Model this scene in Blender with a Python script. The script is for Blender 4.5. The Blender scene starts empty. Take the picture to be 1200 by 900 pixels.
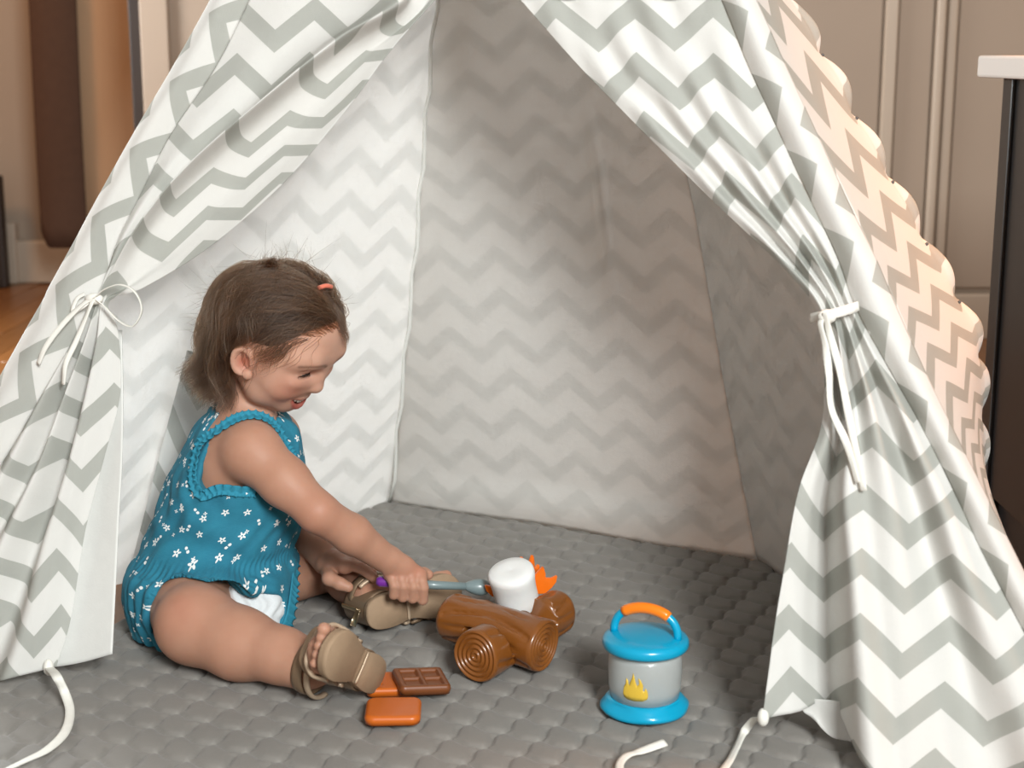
import bpy, bmesh, math, random
import numpy as np
from mathutils import Vector, Matrix

random.seed(7)
rng = np.random.default_rng(7)
scene = bpy.context.scene
COL = scene.collection
PI = math.pi

# ------------------------------------------------------------------ camera, world, light, exposure
FPX = 1814.0                       # focal length in pixels of the 1200 x 900 frame
CAM = np.array([0.0, 0.0, 0.72])
PITCH = math.radians(12.0)
cam_data = bpy.data.cameras.new('camera')
cam = bpy.data.objects.new('camera', cam_data)
COL.objects.link(cam)
cam.location = CAM
cam.rotation_euler = (PI / 2 - PITCH, 0, 0)
cam_data.sensor_width = 36.0
cam_data.lens = FPX / 1200 * 36.0
cam_data.clip_start = 0.05
cam_data.dof.use_dof = True
cam_data.dof.focus_distance = 1.93
cam_data.dof.aperture_fstop = 6.0
scene.camera = cam

world = bpy.data.worlds.new('world')
scene.world = world
world.use_nodes = True
world.node_tree.nodes['Background'].inputs[0].default_value = (1.0, 0.94, 0.88, 1)
world.node_tree.nodes['Background'].inputs[1].default_value = 0.35


def area_light(name, loc, target, size, energy, color, size_y=None, spread=180):
    d = bpy.data.lights.new(name, 'AREA')
    d.energy = energy
    d.color = color
    d.size = size
    if size_y:
        d.shape = 'RECTANGLE'
        d.size_y = size_y
    o = bpy.data.objects.new(name, d)
    COL.objects.link(o)
    d.spread = math.radians(spread)
    o.location = loc
    o.rotation_euler = (Vector(target) - Vector(loc)).to_track_quat('-Z', 'Y').to_euler()
    return o


area_light('window_light', (0.95, -1.55, 2.0), (-0.05, 1.9, 0.25), 0.75, 168, (0.965, 1.0, 0.99), 1.0)
area_light('left_wall_fill', (-1.95, 3.35, 1.25), (-0.5, 2.15, 0.45), 0.9, 85, (0.90, 0.97, 1.0), 1.1)  # unseen fill added outside the tent to brighten its left wall
area_light('warm_lamp_right', (0.98, 1.95, 1.95), (0.64, 1.92, 0.4), 0.2, 2.3, (1.0, 0.37, 0.10), spread=42)
area_light('warm_lamp_back', (1.9, 3.1, 2.3), (1.15, 4.05, 0.6), 0.4, 5.5, (1.0, 0.58, 0.32))
area_light('warm_lamp_left', (-2.3, 3.4, 2.2), (-1.3, 5.0, 0.6), 0.5, 20, (1.0, 0.56, 0.28))

vs = scene.view_settings
vs.view_transform = 'Standard'
vs.look = 'None'
vs.gamma = 1.0
vs.use_curve_mapping = False
vs.exposure = 0.03


# ------------------------------------------------------------------ geometry helpers
cP, sP = math.cos(PITCH), math.sin(PITCH)


def ray(px, py):
    """direction of a viewing ray measured on the photograph, used to place real geometry at its real distance"""
    a, b = (px - 600.0) / FPX, (py - 450.0) / FPX
    return np.array([a, cP - b * sP, -sP - b * cP])


def at(px, py, Y):
    d = ray(px, py)
    return CAM + d * (Y / d[1])


def G(px, py, z=0.0):
    d = ray(px, py)
    return CAM + d * ((z - CAM[2]) / d[2])


def hit(px, py, p0, n):
    d = ray(px, py)
    return CAM + d * (np.dot(p0 - CAM, n) / np.dot(d, n))


def unit(v):
    v = np.asarray(v, float)
    return v / np.linalg.norm(v)


def srgb(r, g, b):
    f = lambda c: (c / 255 / 12.92) if c / 255 <= 0.04045 else ((c / 255 + 0.055) / 1.055) ** 2.4
    return (f(r), f(g), f(b), 1.0)


def empty(name, loc, label=None, cat=None, group=None):
    o = bpy.data.objects.new(name, None)
    COL.objects.link(o)
    o.location = loc
    o.empty_display_size = 0.05
    if label:
        o['label'] = label
    if cat:
        o['category'] = cat
    if group:
        o['group'] = group
    return o


def link(name, me, mat, parent=None, smooth=True, label=None, kind=None):
    o = bpy.data.objects.new(name, me)
    COL.objects.link(o)
    for m in (mat if isinstance(mat, (list, tuple)) else [mat]):
        me.materials.append(m)
    if smooth:
        me.polygons.foreach_set('use_smooth', [True] * len(me.polygons))
    if parent is not None:
        o.parent = parent
        # meshes are written in world coordinates, so only an Empty's own place has to be undone
        o.matrix_parent_inverse = Matrix.Translation(-parent.location) if parent.type == 'EMPTY' else Matrix()
    if label:
        o['label'] = label
    if kind:
        o['kind'] = kind
    return o


def mesh_np(name, verts, faces):
    me = bpy.data.meshes.new(name)
    verts = np.asarray(verts, np.float32)
    faces = np.asarray(faces, np.int32)
    nf, k = faces.shape
    me.vertices.add(len(verts))
    me.vertices.foreach_set('co', verts.ravel())
    me.loops.add(nf * k)
    me.loops.foreach_set('vertex_index', faces.ravel())
    me.polygons.add(nf)
    me.polygons.foreach_set('loop_start', np.arange(0, nf * k, k, dtype=np.int32))
    me.update(calc_edges=True)
    me.validate()
    return me


def bm_mesh(name, bm):
    me = bpy.data.meshes.new(name)
    bmesh.ops.recalc_face_normals(bm, faces=bm.faces)
    bm.to_mesh(me)
    bm.free()
    return me


def bm_box(bm, lo, hi, bevel=0.0, seg=2, mat=None):
    r = bmesh.ops.create_cube(bm, size=1.0)
    vs_ = r['verts']
    c = [(lo[i] + hi[i]) / 2 for i in range(3)]
    s = [hi[i] - lo[i] for i in range(3)]
    for v in vs_:
        v.co = Vector((c[0] + v.co.x * s[0], c[1] + v.co.y * s[1], c[2] + v.co.z * s[2]))
    if bevel > 0:
        es = list({e for v in vs_ for e in v.link_edges})
        bmesh.ops.bevel(bm, geom=es, offset=bevel, segments=seg, affect='EDGES', profile=0.5)


def box(name, lo, hi, mat, parent=None, bevel=0.0, seg=2, kind=None, label=None):
    bm = bmesh.new()
    bm_box(bm, lo, hi, bevel, seg)
    return link(name, bm_mesh(name, bm), mat, parent, smooth=False, kind=kind, label=label)


def catmull(ctrl, n, axis=0):
    """Catmull-Rom resampling of a control array along one axis"""
    c = np.moveaxis(np.asarray(ctrl, float), axis, 0)
    m = c.shape[0]
    x = np.linspace(0, m - 1, n)
    i = np.minimum(x.astype(int), m - 2)
    t = (x - i).reshape((-1,) + (1,) * (c.ndim - 1))
    ext = np.concatenate([[2 * c[0] - c[1]], c, [2 * c[-1] - c[-2]]], 0)
    p0, p1, p2, p3 = ext[i], ext[i + 1], ext[i + 2], ext[i + 3]
    r = 0.5 * ((2 * p1) + (p2 - p0) * t + (2 * p0 - 5 * p1 + 4 * p2 - p3) * t ** 2 + (3 * p1 - p0 - 3 * p2 + p3) * t ** 3)
    return np.moveaxis(r, 0, axis)


def grid_faces(nr, nc):
    i, j = np.meshgrid(np.arange(nr - 1), np.arange(nc - 1), indexing='ij')
    a = (i * nc + j).ravel()
    return np.stack([a, a + nc, a + nc + 1, a + 1], 1)


def cloth(name, P, UV, mats, parent, outward, thick=0.0012, label=None):
    """a sheet of cloth: P[r,c,3] metres, UV[r,c,2] metres on the flat cloth; outside faces 'outward'"""
    nr, nc, _ = P.shape
    f = grid_faces(nr, nc)
    V = P.reshape(-1, 3)
    n = np.cross(V[f[:, 1]] - V[f[:, 0]], V[f[:, 3]] - V[f[:, 0]]).sum(0)
    if np.dot(n, outward) < 0:
        f = f[:, ::-1]
    me = mesh_np(name, V, f)
    uvl = me.uv_layers.new(name='UVMap')
    li = np.empty(len(me.loops), np.int32)
    me.loops.foreach_get('vertex_index', li)
    uvl.data.foreach_set('uv', UV.reshape(-1, 2)[li].astype(np.float32).ravel())
    o = link(name, me, mats, parent, label=label)
    md = o.modifiers.new('thickness', 'SOLIDIFY')
    md.thickness = thick
    md.offset = -1.0
    md.material_offset = 1
    md.material_offset_rim = 0
    return o


def ribbon(name, pts, width, mat, parent, side=None, thick=0.001, n=60, twist=0.0, label=None):
    """a flat woven tape along a smooth path; side = direction across the tape"""
    c = catmull(np.array(pts), n)
    T = np.gradient(c, axis=0)
    T /= np.linalg.norm(T, axis=1)[:, None] + 1e-9
    sd = np.tile(np.asarray(side if side is not None else (0, 0, 1), float), (n, 1))
    sd = sd - T * (sd * T).sum(1)[:, None]
    sd /= np.linalg.norm(sd, axis=1)[:, None] + 1e-9
    N = np.cross(T, sd)
    ang = twist * np.sin(np.linspace(0, PI * 2.5, n))[:, None]
    S = sd * np.cos(ang) + N * np.sin(ang)
    N = np.cross(T, S)
    w, h = width / 2, thick / 2
    ring = np.stack([c - S * w - N * h, c - S * w * 0.3 - N * h * 1.6, c + S * w * 0.3 - N * h * 1.6, c + S * w - N * h,
                     c + S * w + N * h, c + S * w * 0.3 + N * h * 1.6, c - S * w * 0.3 + N * h * 1.6, c - S * w + N * h], 1)
    V = ring.reshape(-1, 3)
    F = []
    for i in range(n - 1):
        for k in range(8):
            a, b = i * 8 + k, i * 8 + (k + 1) % 8
            F.append((a, b, b + 8, a + 8))
    for base in (0, (n - 1) * 8):
        F.append(tuple(base + k for k in (0, 1, 6, 7)))
        F.append(tuple(base + k for k in (1, 2, 5, 6)))
        F.append(tuple(base + k for k in (2, 3, 4, 5)))
    me = mesh_np(name, V, F)
    bm = bmesh.new()
    bm.from_mesh(me)
    bmesh.ops.recalc_face_normals(bm, faces=bm.faces)
    bm.to_mesh(me)
    bm.free()
    return link(name, me, mat, parent, label=label)


def tube_bm(bm, pts, radii, seg=12, n=None, cap=True):
    c = np.array(pts, float)
    r = np.full(len(c), radii, float) if np.isscalar(radii) else np.array(radii, float)
    if n:
        c, r = catmull(c, n), catmull(r, n)
    T = np.gradient(c, axis=0)
    T /= np.linalg.norm(T, axis=1)[:, None]
    up = np.array([0.0, 0.0, 1.0]) if abs(T[0][2]) < 0.9 else np.array([1.0, 0, 0])
    rings = []
    for i in range(len(c)):
        s = up - T[i] * np.dot(up, T[i])
        s /= np.linalg.norm(s)
        up = s
        b = np.cross(T[i], s)
        rings.append([bm.verts.new(c[i] + r[i] * (math.cos(2 * PI * k / seg) * s + math.sin(2 * PI * k / seg) * b)) for k in range(seg)])
    for i in range(len(c) - 1):
        for k in range(seg):
            bm.faces.new((rings[i][k], rings[i][(k + 1) % seg], rings[i + 1][(k + 1) % seg], rings[i + 1][k]))
    if cap:
        bm.faces.new(rings[0][::-1])
        bm.faces.new(rings[-1])


def tube(name, pts, radii, mat, parent=None, seg=14, n=None, label=None):
    bm = bmesh.new()
    tube_bm(bm, pts, radii, seg, n)
    return link(name, bm_mesh(name, bm), mat, parent, label=label)


def lathe(name, prof, mat, parent, loc, seg=56, R=None, wob=None, label=None):
    """profile [(r,z)...] turned about the z axis, optional rotation R and radial wobble wob(theta, r, z)"""
    V, F = [], []
    m = len(prof)
    for k in range(seg):
        th = 2 * PI * k / seg
        for r, z in prof:
            rr = r if wob is None else r + wob(th, r, z)
            V.append((rr * math.cos(th), rr * math.sin(th), z))
    V = np.array(V)
    if R is not None:
        V = V @ np.array(R).T
    V = V + np.asarray(loc)
    for k in range(seg):
        k2 = (k + 1) % seg
        for i in range(m - 1):
            F.append((k * m + i, k2 * m + i, k2 * m + i + 1, k * m + i + 1))
    me = mesh_np(name, V, F)
    bm = bmesh.new()
    bm.from_mesh(me)
    bmesh.ops.remove_doubles(bm, verts=bm.verts, dist=1e-5)
    bmesh.ops.recalc_face_normals(bm, faces=bm.faces)
    bm.to_mesh(me)
    bm.free()
    return link(name, me, mat, parent, label=label)


# ------------------------------------------------------------------ material helpers
class NT:
    def __init__(s, name):
        s.m = bpy.data.materials.new(name)
        s.m.use_nodes = True
        s.t = s.m.node_tree
        s.b = s.t.nodes['Principled BSDF']
        s.out = s.t.nodes['Material Output']

    def n(s, typ, **kw):
        x = s.t.nodes.new(typ)
        for k, v in kw.items():
            setattr(x, k, v)
        return x

    def l(s, a, b):
        s.t.links.new(a, b)

    def math(s, op, a, b=None, c=None):
        x = s.n('ShaderNodeMath', operation=op)
        for i, v in enumerate((a, b, c)):
            if v is None:
                continue
            if isinstance(v, (int, float)):
                x.inputs[i].default_value = v
            else:
                s.l(v, x.inputs[i])
        return x.outputs[0]

    def mix(s, fac, a, b, blend='MIX'):
        x = s.n('ShaderNodeMix', data_type='RGBA', blend_type=blend)
        for sock, v in ((x.inputs[0], fac), (x.inputs[6], a), (x.inputs[7], b)):
            if isinstance(v, (int, float)):
                sock.default_value = v
            elif isinstance(v, tuple):
                sock.default_value = v
            else:
                s.l(v, sock)
        return x.outputs[2]

    def noise(s, scale, detail=3, vec=None, rough=0.5):
        x = s.n('ShaderNodeTexNoise')
        x.inputs['Scale'].default_value = scale
        x.inputs['Detail'].default_value = detail
        x.inputs['Roughness'].default_value = rough
        if vec is not None:
            s.l(vec, x.inputs['Vector'])
        return x.outputs['Fac']

    def ramp(s, v, lo, hi):
        x = s.n('ShaderNodeMapRange', clamp=True)
        x.inputs['From Min'].default_value = lo
        x.inputs['From Max'].default_value = hi
        s.l(v, x.inputs['Value'])
        return x.outputs['Result']

    def bump(s, h, strength=0.3, dist=0.001):
        x = s.n('ShaderNodeBump')
        x.inputs['Strength'].default_value = strength
        x.inputs['Distance'].default_value = dist
        s.l(h, x.inputs['Height'])
        s.l(x.outputs[0], s.b.inputs['Normal'])
        return x.outputs[0]

    def obj(s):
        return s.n('ShaderNodeTexCoord').outputs['Object']

    def uv(s):
        return s.n('ShaderNodeTexCoord').outputs['UV']

    def set(s, **kw):
        for k, v in kw.items():
            s.b.inputs[k.replace('_', ' ')].default_value = v
        return s


def plain(name, col, rough=0.5, var=0.06, scale=30, bump=0.0, spec=0.5, coat=0.0, metal=0.0):
    k = NT(name)
    o = k.obj()
    f = k.noise(scale, 4, o)
    d = tuple(c * (1 - var * 2) for c in col[:3]) + (1,)
    e = tuple(min(1, c * (1 + var)) for c in col[:3]) + (1,)
    k.l(k.mix(f, d, e), k.b.inputs['Base Color'])
    k.set(Roughness=rough, Metallic=metal)
    k.b.inputs['Specular IOR Level'].default_value = spec
    k.b.inputs['Coat Weight'].default_value = coat
    k.b.inputs['Coat Roughness'].default_value = 0.12
    if bump:
        k.bump(k.noise(scale * 6, 3, o), bump, 0.002)
    return k.m


def fabric_shader(k, color, trans):
    """diffuse cloth that lets part of the light through"""
    d = k.n('ShaderNodeBsdfDiffuse')
    t = k.n('ShaderNodeBsdfTranslucent')
    mx = k.n('ShaderNodeMixShader')
    mx.inputs[0].default_value = trans
    k.l(color, d.inputs[0])
    gm = k.n('ShaderNodeGamma')                   # the thin print tints the light passing through less than the light it reflects
    gm.inputs[1].default_value = 0.12
    k.l(color, gm.inputs[0])
    k.l(gm.outputs[0], t.inputs[0])
    k.l(d.outputs[0], mx.inputs[1])
    k.l(t.outputs[0], mx.inputs[2])
    k.l(mx.outputs[0], k.out.inputs[0])
    uv = k.uv()
    w = k.noise(900, 2, uv)
    crease = k.noise(14, 4, uv, 0.6)
    s = k.math('ADD', k.math('MULTIPLY', w, 0.12), crease)
    b = k.n('ShaderNodeBump')
    b.inputs['Strength'].default_value = 0.35
    b.inputs['Distance'].default_value = 0.006
    k.l(s, b.inputs['Height'])
    k.l(b.outputs[0], d.inputs['Normal'])
    k.l(b.outputs[0], t.inputs['Normal'])


def chevron_mat(name, white, grey, trans, half=0.0460, vp=0.0655, duty=0.41):
    k = NT(name)
    sep = k.n('ShaderNodeSeparateXYZ')
    k.l(k.uv(), sep.inputs[0])
    tri = k.math('PINGPONG', sep.outputs[0], half)
    w = k.math('ADD', sep.outputs[1], k.math('MULTIPLY', tri, 0.84))
    fr = k.math('FRACT', k.math('DIVIDE', w, vp))
    a = k.ramp(fr, 0.0, 0.012)
    b = k.ramp(fr, duty, duty + 0.012)
    band = k.math('SUBTRACT', a, b)
    weave = k.noise(420, 2, k.uv())
    soft = k.noise(30, 3, k.uv())
    g = k.mix(soft, tuple(c * 0.94 for c in grey[:3]) + (1,), tuple(min(1, c * 1.05) for c in grey[:3]) + (1,))
    wh = k.mix(weave, tuple(c * 0.97 for c in white[:3]) + (1,), white)
    fabric_shader(k, k.mix(band, wh, g), trans)
    return k.m


M = {}
M['tent_out'] = chevron_mat('tent_cloth_print', srgb(244, 243, 239), srgb(184, 186, 179), 0.38)
M['tent_in'] = chevron_mat('tent_cloth_reverse', srgb(234, 233, 229), srgb(230, 229, 225), 0.38)
M['tape'] = plain('cotton_tape', srgb(238, 236, 228), 0.9, 0.05, 120, 0.2, 0.2)

# ------------------------------------------------------------------ the setting
FLOOR_Z = -0.014
M['wall_paint'] = plain('cream_wall_paint', srgb(164, 146, 129), 0.6, 0.02, 6)
M['trim_paint'] = plain('cream_trim_paint', srgb(186, 169, 151), 0.45, 0.02, 8)
M['tan_paint'] = plain('tan_door_paint', srgb(182, 146, 112), 0.55, 0.03, 8)
M['dark_wood'] = plain('dark_brown_edge', srgb(44, 32, 25), 0.5, 0.08, 25)
M['brown_cloth'] = plain('dark_brown_cloth', srgb(84, 62, 50), 0.8, 0.08, 40, 0.2, 0.2)
M['steel'] = plain('grey_steel', srgb(120, 118, 116), 0.35, 0.05, 30, metal=0.8)


def wood_floor():
    k = NT('oak_plank')
    o = k.obj()
    mp = k.n('ShaderNodeMapping')
    mp.inputs['Scale'].default_value = (22, 2.0, 10)
    k.l(o, mp.inputs[0])
    g = k.noise(4, 6, mp.outputs[0], 0.6)
    oi = k.n('ShaderNodeObjectInfo')
    base = k.mix(g, srgb(98, 58, 26), srgb(150, 98, 50))
    hsv = k.n('ShaderNodeHueSaturation')
    k.l(base, hsv.inputs['Color'])
    k.l(k.math('ADD', k.math('MULTIPLY', oi.outputs['Random'], 0.35), 0.82), hsv.inputs['Value'])
    k.l(hsv.outputs[0], k.b.inputs['Base Color'])
    k.set(Roughness=0.32)
    k.bump(g, 0.1, 0.001)
    return k.m


M['oak'] = wood_floor()
floor = box('floor', (-3.2, -0.2, FLOOR_Z - 0.03), (2.8, 5.6, FLOOR_Z - 0.004), M['oak'], kind='structure')
# planks where the boards can be seen, left of the tent; one mesh shared by every board
bm = bmesh.new()
bm_box(bm, (-0.044, -0.60, -0.004), (0.044, 0.60, 0.0), 0.0015, 1)
plank_me = bm_mesh('plank', bm)
plank_me.materials.append(M['oak'])
for i in range(62):
    for j in range(4):
        p = bpy.data.objects.new('plank', plank_me)
        COL.objects.link(p)
        p.location = (-2.85 + i * 0.0895, 0.9 + j * 1.203 + (i % 3) * 0.4 - 0.2, FLOOR_Z)
        p.parent = floor
# wall behind the tent, ending at a dark door edge on the left
XE = at(166, 60, 4.05)[0]
wall_back = box('wall_back', (XE, 4.05, FLOOR_Z), (2.8, 4.17, 2.5), M['wall_paint'], kind='structure')
xa, xb = at(1031, 150, 4.03)[0], at(1050, 150, 4.03)[0]
xc, xd = at(1090, 150, 4.03)[0], at(1116, 150, 4.03)[0]


def trim_piece(name, lo, hi, bev=0.006):
    return box(name, lo, hi, M['trim_paint'], None, bev, 2, kind='structure')


box('wall_left', (-3.3, -0.2, FLOOR_Z), (-3.2, 5.18, 2.5), M['wall_paint'], kind='structure')
box('wall_right', (2.8, -0.2, FLOOR_Z), (2.9, 4.17, 2.5), M['wall_paint'], kind='structure')
# door in the right-hand stretch of that wall: leaf, stiles and raised moulding
dr = empty('door_2', (xc, 4.05, FLOOR_Z))
dr['kind'] = 'structure'
xl = at(938, 150, 4.03)[0]
box('door_panel', (xa - 0.42, 4.035, 0.12), (xa - 0.004, 4.052, 2.1), M['wall_paint'], dr, 0.004)
box('door_stile', (xa, 4.022, 0.0), (xb - 0.008, 4.052, 2.1), M['trim_paint'], dr, 0.005)
box('door_stile', (xb - 0.004, 4.034, 0.0), (xc - 0.004, 4.052, 2.1), M['wall_paint'], dr, 0.003)
box('door_moulding', (xc, 4.016, 0.0), (xc + 0.024, 4.052, 2.1), M['trim_paint'], dr, 0.008, 3)
box('door_moulding', (xc + 0.03, 4.026, 0.0), (xd, 4.052, 2.1), M['trim_paint'], dr, 0.008, 3)
box('door_panel', (xd + 0.004, 4.036, 0.12), (xd + 0.75, 4.052, 2.1), M['wall_paint'], dr, 0.004)
trim_piece('baseboard_back', (xd + 0.006, 4.022, FLOOR_Z), (2.8, 4.052, 0.105), 0.004)
xm = at(200, 60, 4.04)[0]
box('trim_1', (XE + 0.002, 4.030, FLOOR_Z), (XE + 0.075, 4.052, 2.4), M['wall_paint'], None, 0.004, kind='structure')
box('trim_2', (at(152, 60, 4.06)[0], 4.06, FLOOR_Z), (XE - 0.001, 4.20, 2.4), M['dark_wood'], None, 0.004, kind='structure')
# the room beyond, on the left
wall_far = box('wall_far', (-3.2, 5.08, FLOOR_Z), (XE + 0.1, 5.18, 2.6), M['wall_paint'], kind='structure')
trim_piece('baseboard_left', (at(19, 300, 5.06)[0], 5.045, FLOOR_Z), (XE, 5.08, 0.125), 0.006)
trim_piece('trim_3', (at(0, 280, 5.0)[0] + 0.004, 5.03, FLOOR_Z), (at(19, 300, 5.03)[0], 5.08, 0.185), 0.006)
dl = empty('door_1', (-1.35, 4.7, FLOOR_Z))
dl['kind'] = 'structure'
x0, x1 = at(88, 120, 4.72)[0], at(163, 120, 4.72)[0]
box('door_leaf', (x0, 4.70, FLOOR_Z + 0.008), (x1, 4.74, 2.2), M['tan_paint'], dl, 0.003)
# dark brown cloth hanging on the far wall, and the dark jamb with its steel stop at the very left
x0, x1 = at(37, 60, 4.66)[0], at(93, 60, 4.66)[0]
zb = at(70, 290, 4.66)[2]
nz, nx = 30, 24
P = np.zeros((nz, nx, 3)); UV = np.zeros((nz, nx, 2))
for i in range(nz):
    for j in range(nx):
        t = j / (nx - 1); s = i / (nz - 1)
        zlow = zb + 0.05 * max(0, 1 - t / 0.22) ** 2 + 0.02 * max(0, (t - 0.85) / 0.15) ** 2
        P[i, j] = (x0 + (x1 - x0) * t + 0.006 * math.sin(s * 5), 4.66 - 0.02 * math.sin(t * PI) - 0.0015 * math.sin(t * 9), 2.0 + (zlow - 2.0) * s)
        UV[i, j] = (t, s)
hc_ = cloth('hanging_cloth', P, UV, [M['brown_cloth'], M['brown_cloth']], None, np.array([0, -1, 0]), 0.02)
hc_['label'] = 'dark brown cloth hanging in front of the cream wall at far left'
hc_['category'] = 'curtain'
xj = at(7, 250, 4.98)[0]
box('trim_4', (xj - 0.35, 4.93, FLOOR_Z), (xj, 4.98, at(5, 205, 4.98)[2]), M['dark_wood'], None, 0.006, kind='structure')
ds = tube('door_stop', [(xj - 0.05, 4.90, 0.0), (xj - 0.05, 4.90, 0.035)], [0.022, 0.018], M['steel'])
ds['label'] = 'small grey steel door stop on the wood floor at the left edge'
ds['category'] = 'door stop'

# ------------------------------------------------------------------ quilted play mat
def mat_material():
    k = NT('grey_quilted_cotton')
    o = k.obj()
    n1 = k.noise(18, 4, o)
    n2 = k.noise(700, 2, o)
    at_ = k.n('ShaderNodeAttribute', attribute_name='seam')
    c = k.mix(n1, srgb(124, 120, 115), srgb(139, 135, 129))
    c = k.mix(k.math('MULTIPLY', n2, 0.25), c, srgb(120, 116, 112))
    c = k.mix(k.math('MULTIPLY', at_.outputs['Fac'], 0.35), c, srgb(180, 177, 171))
    k.l(c, k.b.inputs['Base Color'])
    k.set(Roughness=0.85)
    k.b.inputs['Specular IOR Level'].default_value = 0.25
    k.b.inputs['Sheen Weight'].default_value = 0.15
    k.bump(k.math('ADD', k.noise(60, 4, o), k.math('MULTIPLY', n2, 0.3)), 0.3, 0.003)
    return k.m


M['quilt'] = mat_material()
corner = G(478, 580)
ex = unit([math.cos(math.radians(-28)), math.sin(math.radians(-28)), 0])
ey = unit([-ex[1], ex[0], 0])
MW, ML, CELL = 1.03, 1.54, 0.0435
corner = corner + ey * 0.05 - ex * 0.035
nu, nv = 420, 620
u = np.linspace(0, MW, nu)[None, :] + np.zeros((nv, 1))
v = np.linspace(0, ML, nv)[:, None] + np.zeros((1, nu))
uu = u / CELL + 0.07 * np.sin(2 * PI * v / CELL)
vv = v / CELL + 0.07 * np.sin(2 * PI * u / CELL + 0.8)
su, sv = np.abs(np.sin(PI * uu)), np.abs(np.sin(PI * vv))
pil = (np.clip(su, 0, 1) ** 0.3) * (np.clip(sv, 0, 1) ** 0.3)
Pm = corner[None, None, :] + u[..., None] * ex - v[..., None] * ey
groove = np.maximum(np.exp(-(su / .20) ** 1.3), np.exp(-(sv / .20) ** 1.3))
h = -0.0012 - 0.0058 * groove + 0.0018 * (su * sv - 0.5)
rumple = lambda x, y, a, b, r: np.exp(-(((Pm[..., 0] - x) / a) ** 2 + ((Pm[..., 1] - y) / b) ** 2) * r)
# the cloth ruckles between the child's feet
c1, c2 = G(500, 770), G(640, 640)
d1 = (Pm[..., 0] - c1[0]) * 0.35 + (Pm[..., 1] - c1[1]) * 0.94
h += 0.005 * np.sin(d1 * 95 + 0.6 * np.sin(Pm[..., 0] * 30)) * rumple(c1[0], c1[1], 0.09, 0.07, 1)
h += 0.0012 * np.sin(Pm[..., 0] * 23 + Pm[..., 1] * 9) * np.sin(Pm[..., 1] * 31 - Pm[..., 0] * 14)
h -= 0.0012
edge = np.minimum(np.minimum(u, MW - u), np.minimum(v, ML - v))
h = np.where(edge < 0.012, -0.012 + (h + 0.012) * np.clip(edge / 0.012, 0, 1) ** 0.5, h)
Pm[..., 2] = h
me = mesh_np('play_mat', Pm.reshape(-1, 3), grid_faces(nv, nu)[:, ::-1])
seam = np.exp(-((np.minimum(su, sv)) / 0.10) ** 2).astype(np.float32) * 0.9
knot = np.exp(-((np.maximum(su, sv)) / 0.22) ** 2).astype(np.float32)
me.attributes.new('seam', 'FLOAT', 'POINT').data.foreach_set('value', np.clip(seam * 0.35 + knot, 0, 1).ravel())
pm = link('play_mat', me, M['quilt'])
if me.polygons[0].normal.z < 0:
    me.flip_normals()
pm['label'] = 'grey quilted play mat spread on the floor under the tent'
pm['category'] = 'mat'

# ------------------------------------------------------------------ the play tent
tent = empty('play_tent', (0.0, 1.9, FLOOR_Z), 'white and grey chevron cotton play tent with doors tied open', 'tent')
MO = [M['tent_out'], M['tent_in']]
APEX_PX = (570, -585)
A = at(*APEX_PX, 1.96)
FL, FR = G(-185, 775), G(1332, 925)
BL = G(458, 588)
nf = unit(np.cross(FR - FL, A - FL))
if nf[1] > 0:
    nf = -nf                                             # outwards: towards the doorway side
fx = unit(FR - FL)
fy = unit(np.cross(nf, fx))
fy = fy if fy[2] > 0 else -fy


def fp(px, py, off=0.0):
    return hit(px, py, A, nf) + off * nf


def front_rows(rows, nr, nc, W, tscale=None, vslip=None, flat=0, tuck=None):
    """rows[r][c] = (px, py, offset); returns points and flat-cloth coordinates; W[r] = width of cloth in that row"""
    c = np.array(rows, float)
    W = np.array(W, float)
    nR, nC, _ = c.shape
    ctl = np.zeros((nR, nC, 5))
    for i in range(nR):
        seam_p = fp(c[i, 0, 0], c[i, 0, 1])
        us, vs_ = np.dot(seam_p - FL, fx), np.dot(seam_p - FL, fy)
        for j in range(nC):
            p = fp(*c[i, j])
            t = j / (nC - 1)
            vj = np.dot(fp(c[i, j, 0], c[i, j, 1]) - FL, fy)
            uj = us + W[i] * t
            if i < flat:                          # cloth lying flat here, with a tuck after the rolled fold
                uj = np.dot(fp(c[i, j, 0], c[i, j, 1]) - FL, fx) + (tuck[j] if tuck else 0)
            vq = vs_ + (vj - vs_) * (1.0 if vslip is None else vslip[i])
            if i < flat and tuck and j > 4:       # beyond the fold the cloth is pulled on the bias
                p4 = fp(c[i, 4, 0], c[i, 4, 1])
                vq = np.dot(p4 - FL, fy) + (vj - np.dot(p4 - FL, fy)) - .80 * np.dot(fp(c[i, j, 0], c[i, j, 1]) - p4, fx)
            ctl[i, j] = (*p, uj, vq)
    full = catmull(catmull(ctl, nr, 0), nc, 1)
    return full[..., :3], full[..., 3:]


# --- right door flap, tied back to the pole
def lerp_row(a, b, offs, py_bend=0.0):
    n = len(offs)
    return [(a[0] + (b[0] - a[0]) * i / (n - 1), a[1] + (b[1] - a[1]) * i / (n - 1) + py_bend * math.sin(PI * i / (n - 1)), offs[i]) for i in range(n)]


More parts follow.
